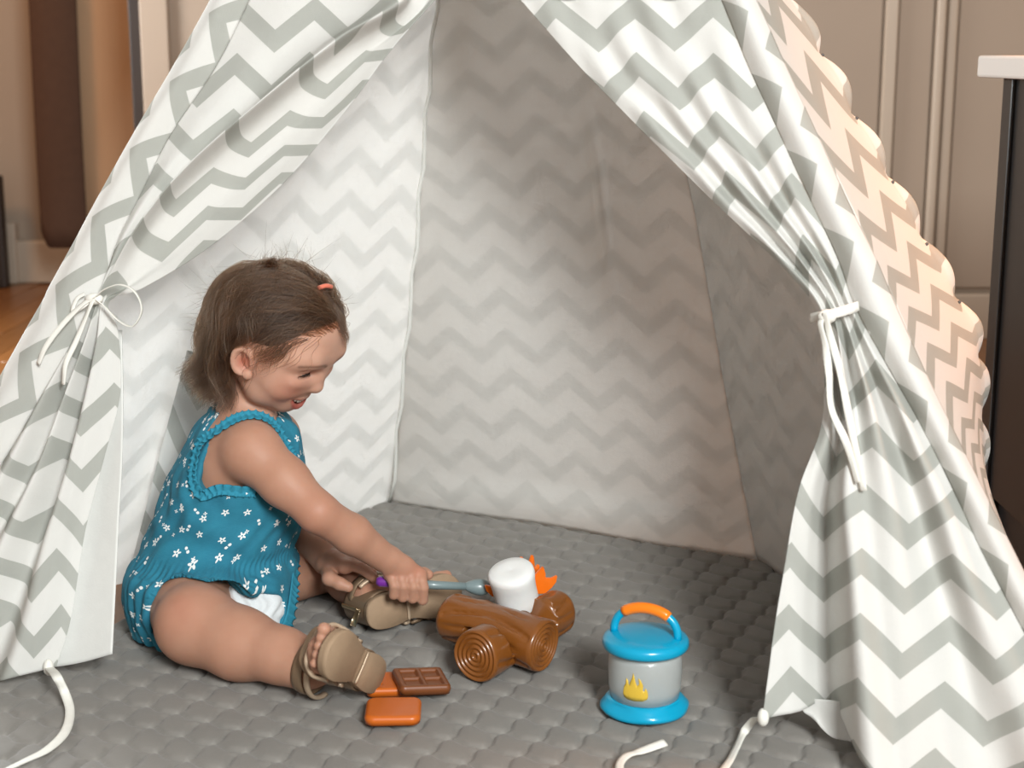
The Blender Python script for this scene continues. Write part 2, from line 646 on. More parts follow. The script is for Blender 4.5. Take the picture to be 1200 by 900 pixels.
seamR = [(660, -400), (755, -200), (800, -100), (845, 0), (880, 85), (917, 165), (952, 240), (982, 305), (1003, 362),
         (1040, 430), (1080, 500), (1122, 585), (1160, 665), (1210, 760), (1310, 950)]
rowsR = [lerp_row((845, 0), (610, 0), [0, .004, 0, .005, .001, .004, 0, .003, 0]),
         lerp_row((880, 85), (676, 75), [0, .006, 0, .008, .001, .007, 0, .005, 0]),
         lerp_row((917, 165), (757, 158), [0, .007, -.002, .010, .0, .010, -.003, .008, 0]),
         lerp_row((952, 240), (840, 240), [0, .008, -.004, .012, -.003, .012, -.005, .008, 0]),
         lerp_row((982, 305), (914, 310), [0, .007, -.005, .012, -.004, .012, -.005, .008, 0]),
         lerp_row((1003, 362), (958, 366), [0, .004, 0, .006, 0.002, .008, 0.002, .006, 0]),
         [(1040, 430, 0), (1030, 431, .010), (1018, 432, -.002), (1008, 433, .012), (996, 434, -.004), (988, 435, .012), (980, 435, -.004), (973, 434, .006), (966, 432, 0)],
         [(1080, 500, 0), (1064, 502, .012), (1046, 503, -.004), (1028, 505, .014), (1008, 507, .006), (994, 508, .012), (984, 508, -.010), (973, 505, .004), (962, 500, 0)],
         [(1122, 585, 0), (1098, 585, .014), (1072, 585, -.004), (1046, 584, .016), (1018, 582, .012), (990, 580, .016), (970, 577, -.018), (954, 574, .0), (938, 570, .006)],
         [(1160, 665, 0), (1126, 667, .014), (1094, 668, -.004), (1060, 668, .016), (1028, 667, .016), (996, 664, .020), (968, 660, -.024), (944, 658, -.002), (922, 655, .008)],
         [(1210, 760, 0), (1168, 764, .014), (1126, 768, -.002), (1080, 771, .016), (1040, 772, .020), (1002, 768, .024), (970, 757, -.026), (938, 753, -.004), (907, 748, .008)],
         [(1310, 950, 0), (1240, 950, .014), (1175, 946, .0), (1112, 936, .018), (1060, 916, .024), (1012, 886, .028), (974, 830, -.026), (936, 835, -.004), (895, 840, .008)]]
WR = [-.232, -.212, -.180, -.150, -.125, -.115, -.125, -.145, -.185, -.230, -.290, -.400]
rowsR = [[(q[0], q[1], q[2] * (1.0 if i < 5 else 1.75)) for q in r] for i, r in enumerate(rowsR)]
P, UV = front_rows(rowsR, 220, 150, WR, vslip=[1, 1, 1, 1, .9, .6, .75, .9, .9, .95, 1, 1])
P = P + 0.0012 * np.sin(UV[..., :1] * 160 + UV[..., 1:] * 34) * nf
cloth('door_flap', P, UV, MO, tent, nf, label='right door flap gathered and tied to the pole')

# --- left door flap
rowsL = [lerp_row((340, -100), (566, -58), [0, .003, 0, .003, 0, .004, 0, .002, 0]),
         [(290, 5, 0), (340, 2, .003), (395, 0, 0), (440, 0, .006), (486, 0, .024), (482, 6, .004), (494, 4, -.004), (500, 3, -.003), (508, 1, 0)],
         [(252, 80, 0), (292, 74, .004), (334, 68, .001), (372, 61, .008), (411, 54, .028), (404, 62, .004), (420, 64, -.006), (436, 64, -.004), (455, 62, 0)],
         [(200, 158, 0), (238, 146, .005), (278, 133, .001), (312, 120, .010), (348, 108, .034), (340, 116, .004), (360, 124, -.008), (382, 128, -.006), (405, 129, 0)],
         [(165, 228, 0), (183, 222, .006), (203, 214, .001), (222, 205, .012), (245, 197, .034), (238, 206, .004), (266, 214, -.008), (298, 216, -.006), (330, 216, 0)],
         [(140, 277, 0), (150, 275, .006), (160, 271, .002), (170, 267, .010), (185, 263, .030), (181, 271, .004), (205, 282, -.006), (224, 287, -.004), (245, 289, 0)],
         [(124, 322, 0), (128, 322, .005), (132, 322, .002), (136, 321, .010), (140, 320, .016), (145, 326, .004), (152, 331, -.004), (160, 334, .0), (170, 336, 0)],
         [(112, 352, 0), (114, 352, .004), (116, 352, .003), (118, 352, .006), (120, 352, .008), (122, 353, .004), (124, 354, .003), (126, 354, .004), (128, 354, 0)],
         [(90, 395, 0), (96, 396, .012), (101, 397, -.006), (107, 398, .012), (113, 399, -.008), (119, 398, .010), (126, 395, .006), (132, 391, .002), (138, 387, 0)],
         [(50, 462, 0), (60, 465, .015), (72, 468, -.010), (83, 470, .016), (94, 472, -.014), (106, 471, .014), (118, 468, .010), (130, 464, .004), (141, 460, 0)],
         [(2, 543, 0), (18, 546, .015), (36, 549, -.008), (54, 551, .018), (72, 552, -.014), (88, 550, .018), (100, 546, .014), (112, 540, .006), (123, 533, 0)],
         [(-65, 640, 0), (-42, 643, .014), (-18, 646, -.006), (8, 648, .018), (36, 648, -.010), (60, 644, .020), (76, 638, .016), (88, 631, .006), (100, 622, 0)],
         [(-120, 720, 0), (-92, 724, .014), (-60, 728, -.006), (-26, 731, .016), (8, 732, -.006), (38, 731, .020), (56, 730, .016), (70, 728, .006), (83, 725, 0)],
         [(-165, 806, 0), (-130, 812, .014), (-92, 812, -.004), (-54, 806, .016), (-18, 800, -.004), (16, 794, .020), (36, 789, .014), (52, 785, .006), (66, 781, 0)]]
rowsL = [[(q[0], q[1], q[2] * (1.35 if i < 6 else 1.2)) for q in r] for i, r in enumerate(rowsL)]
WL = [.26, .235, .235, .245, .255, .17, .10, .10, .11, .135, .165, .20, .225, .25]
P, UV = front_rows(rowsL, 240, 160, WL, vslip=[1, 1, 1, 1, 1, 1, .9, .7, .8, .9, .95, 1, 1, 1], flat=6, tuck=[0, 0, 0, 0, 0, .018, .03, .03, .03])
cloth('door_flap', P, UV, MO, tent, nf, label='left door flap tied back with a bow')
# plain reverse of the left flap, hanging free behind it
rows = [[(100, 386, -.010), (120, 386, -.010), (139, 386, -.008)], [(85, 470, -.014), (112, 470, -.014), (141, 470, -.006)],
        [(70, 540, -.016), (105, 540, -.016), (140, 540, -.006)], [(55, 620, -.016), (96, 620, -.016), (137, 610, -.004)],
        [(45, 700, -.016), (90, 700, -.012), (135, 690, .0)], [(40, 786, -.016), (88, 778, -.008), (133, 766, .004)]]
P, UV = front_rows(rows, 90, 30, [.06, .07, .08, .09, .1, .11])
M['lining'] = plain('plain_white_cotton', srgb(226, 226, 222), 0.9, 0.03, 60, 0.1, 0.1)
cloth('flap_lining', P, UV, [M['lining'], M['lining']], tent, nf, label='plain white reverse of the left door flap')

# --- pole sleeves
def sleeve(sil, seam, off, vdir):
    FLR = FL if sil[-1][0] < 0 else FR
    ctl = []
    for (a, b) in zip(sil, seam):
        pa, pb = fp(*a), fp(*b)
        row = []
        for j in range(9):
            t = j / 8
            q = pa + (pb - pa) * t
            o = off * math.sin(PI * (0.12 + 0.88 * t)) - 0.35 * off * (1 - t)
            row.append((*(q + nf * o), vdir * np.dot(q - A, unit(FLR - A)), 0.010 + 1.1 * np.linalg.norm(q - pa)))
        ctl.append(row)
    full = catmull(catmull(np.array(ctl), 200, 0), 24, 1)
    return full[..., :3], full[..., 3:]


silL = [(553, -585), (410, -300), (298, -100), (246, 0), (203, 77), (157, 155), (114, 232), (84, 288), (58, 335), (50, 352), (28, 390), (-14, 466), (-64, 557), (-122, 660), (-160, 730), (-205, 812)]
seamL = [(568, -585), (450, -320), (340, -100), (290, 5), (252, 80), (200, 158), (165, 228), (140, 277), (124, 322), (112, 352), (90, 395), (50, 462), (2, 543), (-65, 640), (-120, 720), (-165, 806)]
P, UV = sleeve(silL, seamL, 0.020, 1)
UV[..., 0] += 0.02
cloth('pole_sleeve', P, UV, MO, tent, nf)
silR = [(588, -585), (730, -320), (838, -100), (887, 0), (925, 85), (962, 165), (996, 240), (1028, 305), (1052, 362), (1087, 440), (1122, 512), (1162, 592), (1204, 676), (1254, 775), (1346, 960)]
seamR2 = [(572, -585), (700, -320), (800, -100), (845, 0), (880, 85), (917, 165), (952, 240), (982, 305), (1003, 362), (1040, 430), (1080, 500), (1122, 585), (1160, 665), (1210, 760), (1310, 950)]
P, UV = sleeve(silR, seamR2, 0.020, 1)
cloth('pole_sleeve', P, UV, MO, tent, nf)
# closed cloth above the doorway
top = [[(568, -585), (570, -585), (572, -585)], [(450, -320), (575, -320), (700, -320)], [(395, -210), (575, -210), (752, -210)], [(340, -100), (566, -58), (800, -100)]]
rows = [[(p[0][0], p[0][1], 0), ((p[0][0] + p[1][0]) / 2, (p[0][1] + p[1][1]) / 2, .002), (p[1][0], p[1][1], 0), ((p[2][0] + p[1][0]) / 2, (p[2][1] + p[1][1]) / 2, .002), (p[2][0], p[2][1], 0)] for p in top]
c = np.array([[(*fp(*q), np.dot(fp(*q) - FL, fx), np.dot(fp(*q) - FL, fy)) for q in r] for r in rows])
full = catmull(catmull(c, 60, 0), 60, 1)
cloth('front_panel', full[..., :3], full[..., 3:], MO, tent, nf)
# the two slim triangles of the front panel between the row where the doorway starts and the first row in view
for side in (0, 1):
    if side:
        rows = [lerp_row((800, -100), (566, -58), [0] * 5), lerp_row((824, -48), (588, -30), [0, .002, 0, .003, 0]), lerp_row((845, 0), (610, 0), [0, .004, 0, .004, 0])]
        P, UV = front_rows(rows, 24, 60, [-.235, -.235, -.235])
        cloth('front_panel', P, UV, MO, tent, nf)

# --- wall panels
base_z = 0.0


def panel(name, L, Rr, nr, nc, bulge, outward, uvo=(0, 0), label=None, vscale=1.0):
    """ruled panel between the curves L and R (arrays of 3D control points), bulge(s,t) metres along the outward normal"""
    Lc, Rc = catmull(np.array(L), nr), catmull(np.array(Rr), nr)
    t = np.linspace(0, 1, nc)[None, :, None]
    s = np.linspace(0, 1, nr)[:, None, None]
    P = Lc[:, None, :] * (1 - t) + Rc[:, None, :] * t
    bot = unit(Rc[-1] - Lc[-1])
    n = unit(np.cross(bot, (Lc[0] + Rc[0]) / 2 - Lc[-1]))
    if np.dot(n, outward) < 0:
        n = -n
    upv = unit(np.cross(n, bot))
    upv = upv if upv[2] > 0 else -upv
    UV = np.stack([(P - Lc[-1]) @ bot + uvo[0], (P - Lc[-1]) @ upv * vscale + uvo[1]], -1)
    P = P + bulge(s[..., 0], t[..., 0])[..., None] * n
    return cloth(name, P, UV, MO, tent, outward, label=label)


def along(a, b, n=8):
    return [a + (b - a) * i / (n - 1) for i in range(n)]


def on_line(p, q, px, py):
    """point seen at (px, py) at the distance of the line p-q where it crosses that height in view"""
    lo, hi_ = 0.0, 1.0
    for _ in range(40):
        m_ = (lo + hi_) / 2
        r = p + (q - p) * m_ - CAM
        yy = 450 - FPX * (r[1] * sP + r[2] * cP) / (r[1] * cP - r[2] * sP)
        lo, hi_ = (m_, hi_) if yy < py else (lo, m_)
    return at(px, py, (p + (q - p) * lo)[1])


FLs = [fp(*p, -0.012) for p in (silL[0], silL[2], silL[5], silL[8], silL[11], silL[13], silL[15])]
FRs = [fp(*p, -0.012) for p in (silR[0], silR[2], silR[4], silR[7], silR[9], silR[11], silR[14])]
BLc = [A + np.array([0, .004, 0])] + [on_line(A, BL, x, y) for x, y in ((541, -300), (512, 0), (499, 150), (487, 300), (472, 450))] + [G(459, 589, -0.007)]
BR = G(888, 652)
BRc = [A + np.array([.004, .004, 0])] + [on_line(A, BR, x, y) for x, y in ((668, -260), (752, 20), (790, 150), (815, 250), (850, 455))] + [BR]
BRc[-1][2] = -0.006
left_bulge = lambda s, t: (0.012 * np.sin(PI * t) * s - (s ** 1.2) * (0.005 * np.sin(t * 34 + s * 3) * np.exp(-((t - 0.42) / 0.28) ** 2) + 0.004 * np.sin(t * 15 + 1)))
panel('wall_panel', FLs, BLc, 120, 140, left_bulge, np.array([-.8, .6, .3]), (0.02, 0.03))


def back_bulge(s, t):
    low = np.clip((s - 0.95) / 0.05, 0, 1)
    return -0.008 * np.sin(PI * low) * np.sin(PI * t) ** 0.5 + 0.010 * np.sin(PI * t) * np.sin(PI * s) + 0.004 * np.sin(t * 9 + s * 4) * s * np.sin(PI * t) - 0.006 * np.exp(-((t - 0.62 - .1 * s) / 0.02) ** 2) * np.exp(-((s - .62) / .1) ** 2)


panel('wall_panel', BLc, BRc, 130, 120, back_bulge, np.array([.5, .9, .2]), (0.012, 0.012))
FRi = [p - 0.006 * nf + np.array([-0.012, 0, 0]) for p in FRs]
panel('wall_panel', BRc, FRi, 110, 90, lambda s, t: 0.006 * np.sin(t * 12 + 2 * s) * s * np.sin(PI * t), np.array([1, .2, .1]), (0.03, 0.04))
# outer right wall with its puckered seam
Rpx = [(588, -585), (700, -390), (828, -170), (930, 0), (975, 75), (1012, 145), (1052, 215), (1092, 288), (1128, 350), (1149, 400), (1152, 450), (1151, 540), (1148, 620), (1146, 690)]
Rpt = [at(x, y, on_line(A, FR, x, y)[1] + 0.36 * ((y + 585) / 1275) ** 0.6) for x, y in Rpx]
Rc = catmull(np.array(Rpt), 240)
FRc = catmull(np.array(FRs), 240)
nt = 46
t = np.linspace(0, 1, nt)[None, :, None]
P = FRc[:, None, :] * (1 - t) + Rc[:, None, :] * t
pyv = np.interp(np.linspace(0, len(Rpx) - 1, 240), np.arange(len(Rpx)), [p[1] for p in Rpx])
puff = np.abs(np.sin(PI * (pyv - 60) / 71.0))
tt = t[..., 0]
width = np.linalg.norm(Rc - FRc, axis=1)
dist_edge = (1 - tt) * width[:, None]                          # metres in from the outer edge
nrm = unit([0.80, -0.55, 0.25])
prof = np.clip(dist_edge / 0.026, 0, 1)
bump_ = np.where(dist_edge < 0.026, np.sin(PI * prof) * 0.007 * puff[:, None], 0.004 * np.exp(-(dist_edge - 0.026) / 0.02) * puff[:, None] * np.clip((dist_edge - 0.026) / 0.006, 0, 1))
P = P + bump_[..., None] * nrm
P = P + ((puff - 0.60)[:, None] * 0.014 * np.clip(1 - dist_edge / 0.04, 0, 1) * (pyv > -60)[:, None])[..., None] * np.array([0.94, 0, 0.34])
bot = unit(Rc[-1] - FRc[-1])
UV = np.stack([dist_edge * 0.6 + 0.02, np.cumsum(np.concatenate([[0], np.linalg.norm(np.diff(Rc, axis=0), axis=1)]))[::-1][:, None] * np.ones((1, nt)) * 0.98], -1)
cloth('wall_panel', P, UV, MO, tent, np.array([1, -.3, .2]))
panel('wall_panel', P[::2, -1], BRc, 240, 24, lambda s, t: 0.01 * np.sin(PI * t) * s, np.array([.3, 1, .1]), (0, 0))
M['thread'] = plain('grey_thread', srgb(96, 94, 92), 0.8)
bm = bmesh.new()
bmesh.ops.create_uvsphere(bm, u_segments=8, v_segments=6, radius=0.0022)
stud_me = bm_mesh('seam_tack', bm)
stud_me.materials.append(M['thread'])
for (x, y) in ((935, 60), (975, 134), (1016, 206), (1056, 276), (1093, 345)):
    i = int(np.argmin(np.abs(pyv - (y + 5))))
    j = int(np.argmin(np.abs(dist_edge[i] - 0.027)))
    o = bpy.data.objects.new('seam_tack', stud_me)
    COL.objects.link(o)
    o.parent = tent
    o.location = Vector(P[i, j] + nrm * 0.002) - tent.location
# corner seams seen inside
M['piping'] = plain('white_piping', srgb(235, 235, 230), 0.9, 0.04, 80)
off = unit([-0.05, -1, 0.2]) * 0.006
tube('corner_seam', [p + off + np.array([0.003 * math.sin(i * 2.1), 0, 0]) for i, p in enumerate(catmull(np.array(BLc), 30))], 0.0028, M['piping'], tent, 8)
# ----- strip of printed cloth turned in along the left wall, behind the child
nl = unit(np.cross(BL - FL, A - FL))
nl = nl if nl[0] > 0 else -nl
strip = [[(212, 405), (224, 408), (238, 418), (260, 430)], [(200, 452), (217, 456), (238, 460), (266, 465)], [(178, 535), (200, 540), (224, 545), (256, 548)],
         [(159, 610), (183, 614), (207, 618), (239, 620)], [(138, 690), (164, 692), (188, 694), (220, 696)]]
ctl = np.array([[(*(hit(*q, A, nl) + nl * (0.014 + 0.004 * j)), 0.034 * j, -0.085 * i) for j, q in enumerate(r)] for i, r in enumerate(strip)])
full = catmull(catmull(ctl, 60, 0), 20, 1)
cloth('folded_hem', full[..., :3], full[..., 3:], MO, tent, nl, 0.0004, label='strip of printed cloth folded inside the left wall')
# right flap: corner of the inner hem showing below
rows = [[(930, 826, -.030), (955, 824, -.030), (985, 826, -.022), (1012, 832, -.02)], [(940, 838, -.030), (962, 846, -.032), (990, 850, -.024), (1014, 856, -.02)], [(952, 842, -.028), (972, 868, -.030), (998, 874, -.024), (1018, 882, -.018)]]
c = np.array([[(*fp(*q), 0.03 * j, -0.02 * i) for j, q in enumerate(r)] for i, r in enumerate(rows)])
full = catmull(catmull(c, 24, 0), 24, 1)
cloth('inner_hem', full[..., :3], full[..., 3:], [M['tent_in'], M['tent_in']], tent, nf)
# ----- poles inside the sleeves and corners
M['pole'] = plain('pine_pole', srgb(196, 164, 122), 0.6, 0.08, 20)
ptL = [fp(-170, 792, 0.000), fp(80, 345, 0.000), fp(556, -545, 0.0)]
ptR = [fp(1302, 920, 0.000), fp(1028, 362, 0.0), fp(576, -545, -.030)]
for pts_ in ((ptL[0], ptL[2]), (ptR[0], ptR[2])):
    a_, b_ = np.array(pts_[0]) + nf * .004, np.array(pts_[1])
    a_ = a_ + (a_ - b_) * ((a_[2] - FLOOR_Z) / (b_[2] - a_[2]))
    tube('pole', [a_, b_ + (b_ - a_) * 0.12], 0.007, M['pole'], tent, 12)
a_ = np.array([BL[0] - 0.02, BL[1] + 0.03, FLOOR_Z]); b_ = np.array(A) + [-0.02, 0.04, 0]
tube('pole', [a_, b_ + (b_ - a_) * 0.12], 0.009, M['pole'], tent, 12)
# ----- ties
tp = M['tape']
o_ = 0.022
ribbon('tie', [fp(950, 374, .006), fp(962, 373, o_), fp(980, 370, o_ + .006), fp(998, 364, o_), fp(1006, 360, .012)], 0.0105, tp, tent, fy, n=40, label='tie of the right door flap')
ribbon('tie', [fp(974, 374, o_ + .006), fp(968, 372, o_ + .014), fp(972, 392, o_ + .006), fp(982, 425, o_), fp(988, 452, .022), fp(998, 505, .026), fp(1012, 575, .03)], 0.008, tp, tent, fx, n=60, twist=0.5)
ribbon('tie', [fp(966, 374, o_ + .004), fp(962, 384, o_ + .010), fp(968, 410, o_ + .004), fp(972, 440, o_), fp(975, 480, .02), fp(992, 520, .03), fp(1005, 566, .032)], 0.008, tp, tent, fx, n=60, twist=0.7)
bm = bmesh.new()
bmesh.ops.create_icosphere(bm, subdivisions=2, radius=0.008)
for v_ in bm.verts:
    v_.co = Vector(fp(970, 374, o_ + .006)) + Vector((v_.co.x * 1.3, v_.co.y * 0.8, v_.co.z))
link('tie_knot', bm_mesh('tie_knot', bm), tp, tent)
bm = bmesh.new()
bmesh.ops.create_icosphere(bm, subdivisions=2, radius=0.008)
for v_ in bm.verts:
    v_.co = Vector(fp(118, 352, .016)) + Vector((v_.co.x * 1.4, v_.co.y * 0.8, v_.co.z * 0.9))
link('tie_knot', bm_mesh('tie_knot', bm), tp, tent)
ribbon('tie', [fp(120, 352, .020), fp(134, 342, .024), fp(154, 337, .028), fp(172, 346, .030), fp(178, 366, .026), fp(166, 384, .022), fp(148, 378, .018), (fp(132, 362, .018)), fp(122, 354, .02)], 0.006, tp, tent, nf, n=80, twist=0.3, label='bow of the left door tie')
ribbon('tie', [fp(116, 352, .020), fp(104, 362, .022), fp(84, 384, .024), fp(66, 408, .024), fp(55, 428, .02)], 0.006, tp, tent, fx, n=40, twist=0.3)
ribbon('tie', [fp(118, 354, .020), fp(112, 372, .022), fp(100, 404, .024), fp(90, 428, .026), fp(86, 452, .024)], 0.006, tp, tent, fx, n=40, twist=0.4)
ribbon('tie', [fp(106, 346, .014), fp(98, 352, .016), fp(94, 366, .018), fp(106, 362, .02), fp(116, 353, .018)], 0.005, tp, tent, fx, n=40)
# bottom corner ties trailing over the mat
k0 = fp(62, 781, .010)
ribbon('tie', [k0, G(66, 792, .035), G(76, 812, .016), G(82, 834, .006), G(76, 858, .005), G(56, 878, .005), G(28, 892, .005), G(-14, 912, .005)], 0.010, tp, tent, ey * 0.3 + np.array([0.9, .1, 0]), n=90, twist=0.25, label='loose tie at the bottom corner of the left flap')
k1 = fp(895, 839, .010)
ribbon('tie', [k1, G(884, 843, .028), G(872, 858, .010), G(862, 878, .006), G(852, 896, .006), G(828, 926, .006), G(778, 938, .006), G(738, 922, .006), G(726, 900, .006), G(734, 886, .007), G(752, 880, .006), G(780, 870, .006)], 0.009, tp, tent, np.array([0.9, .3, 0]), n=140, twist=0.5, label='loose tie at the bottom corner of the right flap')
for k_ in (k0, k1):
    bm = bmesh.new()
    bmesh.ops.create_icosphere(bm, subdivisions=2, radius=0.007)
    for v_ in bm.verts:
        v_.co = Vector(k_) + Vector((v_.co.x * 0.9, v_.co.y, v_.co.z * 1.5))
    link('tie_knot', bm_mesh('tie_knot', bm), tp, tent)

# ------------------------------------------------------------------ black cabinet with white top
M['black_lacquer'] = plain('black_cabinet_paint', srgb(22, 19, 18), 0.35, 0.1, 12)
M['white_top'] = plain('white_counter', srgb(214, 209, 203), 0.35, 0.02, 10)
CB, CF = 2.33, 1.20                                  # far and near ends of left side; unseen near stretch added to shade tent
cx = at(1152, 420, CB)[0] + 0.003
topz = at(1150, 65, CB)[2]
cabz = at(1150, 91, CB)[2]
cab = empty('cabinet', (cx + 0.3, CB - 0.25, FLOOR_Z), 'black cabinet with white worktop at right beside the tent', 'cabinet')
box('body', (cx + 0.006, CF + 0.02, 0.06), (cx + 0.60, CB - 0.012, cabz), M['black_lacquer'], cab, 0.002)
box('door', (cx + 0.010, CF, 0.07), (cx + 0.58, CF + 0.02, cabz - 0.004), M['black_lacquer'], cab, 0.003)
box('corner_post', (cx, CB - 0.045, FLOOR_Z), (cx + 0.03, CB, cabz), M['black_lacquer'], cab, 0.003)
box('plinth', (cx + 0.02, CF + 0.05, FLOOR_Z), (cx + 0.58, CB - 0.03, 0.06), M['black_lacquer'], cab, 0.002)
xt = at(1145, 78, CB + 0.03)[0]
box('worktop', (xt, CF - 0.03, cabz), (cx + 0.63, CB + 0.03, topz), M['white_top'], cab, 0.004)

# ------------------------------------------------------------------ toys
def plastic(name, col, rough=0.28, var=0.03, coat=0.3, bump=0.0, sss=0.0):
    k = NT(name)
    o = k.obj()
    f = k.noise(25, 3, o)
    k.l(k.mix(f, tuple(c * (1 - var) for c in col[:3]) + (1,), tuple(min(1, c * (1 + var)) for c in col[:3]) + (1,)), k.b.inputs['Base Color'])
    k.set(Roughness=rough)
    k.b.inputs['Coat Weight'].default_value = coat
    k.b.inputs['Coat Roughness'].default_value = 0.1
    if sss:
        k.b.inputs['Subsurface Weight'].default_value = sss
        k.b.inputs['Subsurface Radius'].default_value = (0.006, 0.004, 0.003)
    if bump:
        k.bump(k.noise(160, 3, o), bump, 0.001)
    return k.m


M['blue'] = plastic('turquoise_plastic', srgb(0, 160, 200))
M['orange'] = plastic('orange_plastic', srgb(250, 130, 20))
M['brown'] = plastic('brown_plastic', srgb(130, 76, 28), 0.3, 0.08, 0.35, 0.15)
M['choc'] = plastic('chocolate_plastic', srgb(118, 66, 32), 0.4, 0.05, 0.15)
M['cracker'] = plastic('orange_brown_plastic', srgb(198, 98, 24), 0.4, 0.05, 0.2)
M['flame'] = plastic('orange_flame_plastic', srgb(244, 120, 24), 0.35, 0.04, 0.2, sss=0.2)
M['yellow'] = plain('yellow_print', srgb(226, 188, 66), 0.5, 0.05)
M['mallow'] = plastic('white_soft_plastic', srgb(238, 238, 236), 0.6, 0.02, 0.0, 0.1, 0.1)
M['purple'] = plastic('purple_plastic', srgb(118, 48, 150))
M['greyblue'] = plastic('grey_green_plastic', srgb(124, 140, 142), 0.35)

# frosted body of the lantern
k = NT('frosted_clear_plastic')
k.set(Roughness=0.38, IOR=1.35)
k.b.inputs['Transmission Weight'].default_value = 0.62
k.l(k.mix(k.noise(12, 3, k.obj()), srgb(226, 230, 228), srgb(240, 242, 240)), k.b.inputs['Base Color'])
k.b.inputs['Coat Weight'].default_value = 0.4
M['frost'] = k.m

LB = G(755, 830)
s_ = 1.0 / (FPX / (np.dot(LB - CAM, [0, cP, -sP])))         # metres per pixel at the lantern
lan = empty('toy_lantern', LB, 'turquoise toy lantern with orange handle grip standing on the mat', 'toy lantern')
r0 = 51 * s_
Hl = 0.1
L0 = LB + np.array([0, 0, 0.0])
ZS = 0.86                                                    # squat proportions: heights below are scaled by this
RZ = np.diag([1, 1, ZS])
lathe('base', [(0, 0.001), (r0 * .9, 0.001), (r0 * .985, 0.002), (r0, 0.0055), (r0 * .985, 0.0085), (r0 * .94, 0.0115), (r0 * .89, 0.0145), (r0 * .855, 0.0175), (r0 * .83, 0.0200), (r0 * .78, 0.0200), (0, 0.0185)], M['blue'], lan, L0, 72, R=RZ,
      wob=lambda th, r, z: (0.0022 * math.sin(th * 4 + 0.4 + z * 70) * min(1, z / 0.007) * (1 if 0.003 < z < 0.0185 and r > r0 * .82 else 0)))
lathe('body', [(r0 * .70, 0.0202), (r0 * .79, 0.0204), (r0 * .83, 0.036), (r0 * .845, 0.058), (r0 * .835, 0.072), (r0 * .80, 0.0845), (r0 * .74, 0.0847), (r0 * .765, 0.08), (r0 * .80, 0.070), (r0 * .81, 0.058), (r0 * .795, 0.040), (r0 * .75, 0.023), (r0 * .70, 0.0202)], M['frost'], lan, L0, 72, R=RZ)
lathe('lid', [(0, 0.085), (r0 * .86, 0.085), (r0 * .95, 0.0865), (r0 * .985, 0.090), (r0 * .985, 0.0955), (r0 * .95, 0.0995), (r0 * .86, 0.1015), (r0 * .6, 0.1045), (0, 0.106)], M['blue'], lan, L0, 72, R=RZ)
hd = unit([0.93, -0.36, 0])
arc = []
for i in range(25):
    a = PI * i / 24
    arc.append(L0 + hd * (0.037 * math.cos(PI - a)) + np.array([0, 0, ZS * 0.100 + 0.033 * math.sin(a) ** 0.75]))
tube('handle', arc, 0.0046, M['blue'], lan, 14)
tube('handle_grip', arc[6:19], [.006] + [.0064] * 11 + [.006], M['orange'], lan, 16, label='orange grip')


def decal_shape():
    return [(-.5, .25), (-.46, .10), (-.3, .02), (0, 0), (.3, .02), (.47, .1), (.5, .25), (.47, .42), (.40, .52), (.36, .40), (.30, .42), (.31, .62), (.22, .80), (.12, .88), (.16, .68), (.08, .58), (.02, .72), (-.02, .88), (-.08, 1.05), (-.12, .86), (-.20, .68), (-.24, .56), (-.28, .74), (-.36, .82), (-.38, .62), (-.46, .48)]


bm = bmesh.new()
fw, fh = 0.029, 0.037
cen = unit([-0.34, -0.94, 0])
a0 = math.atan2(cen[1], cen[0])
rbody = lambda z: np.interp(z, [0.0204, 0.036, 0.058, 0.072, 0.0845], [r0 * .79, r0 * .83, r0 * .845, r0 * .835, r0 * .80])
pts2 = decal_shape()
cv = []
for (x, y) in pts2:
    z = 0.029 + y * fh
    rr = rbody(z) + 0.0004
    cv.append((x, y, bm.verts.new(L0 + np.array([math.cos(a0 + x * fw / rr) * rr, math.sin(a0 + x * fw / rr) * rr, z]))))
f0 = bm.faces.new([c_[2] for c_ in cv])
r_ = bmesh.ops.triangulate(bm, faces=[f0])
bmesh.ops.subdivide_edges(bm, edges=bm.edges[:], cuts=3, use_grid_fill=True)
for v_ in bm.verts:
    d = np.array(v_.co) - L0
    rr = rbody(d[2]) + 0.0005
    q = unit([d[0], d[1], 0]) * rr
    v_.co = Vector((L0[0] + q[0], L0[1] + q[1], L0[2] + d[2] * ZS))
fo = link('flame_print', bm_mesh('flame_print', bm), M['yellow'], lan, label='yellow flame printed on the frosted body')
md = fo.modifiers.new('t', 'SOLIDIFY'); md.thickness = 0.0003; md.offset = 0

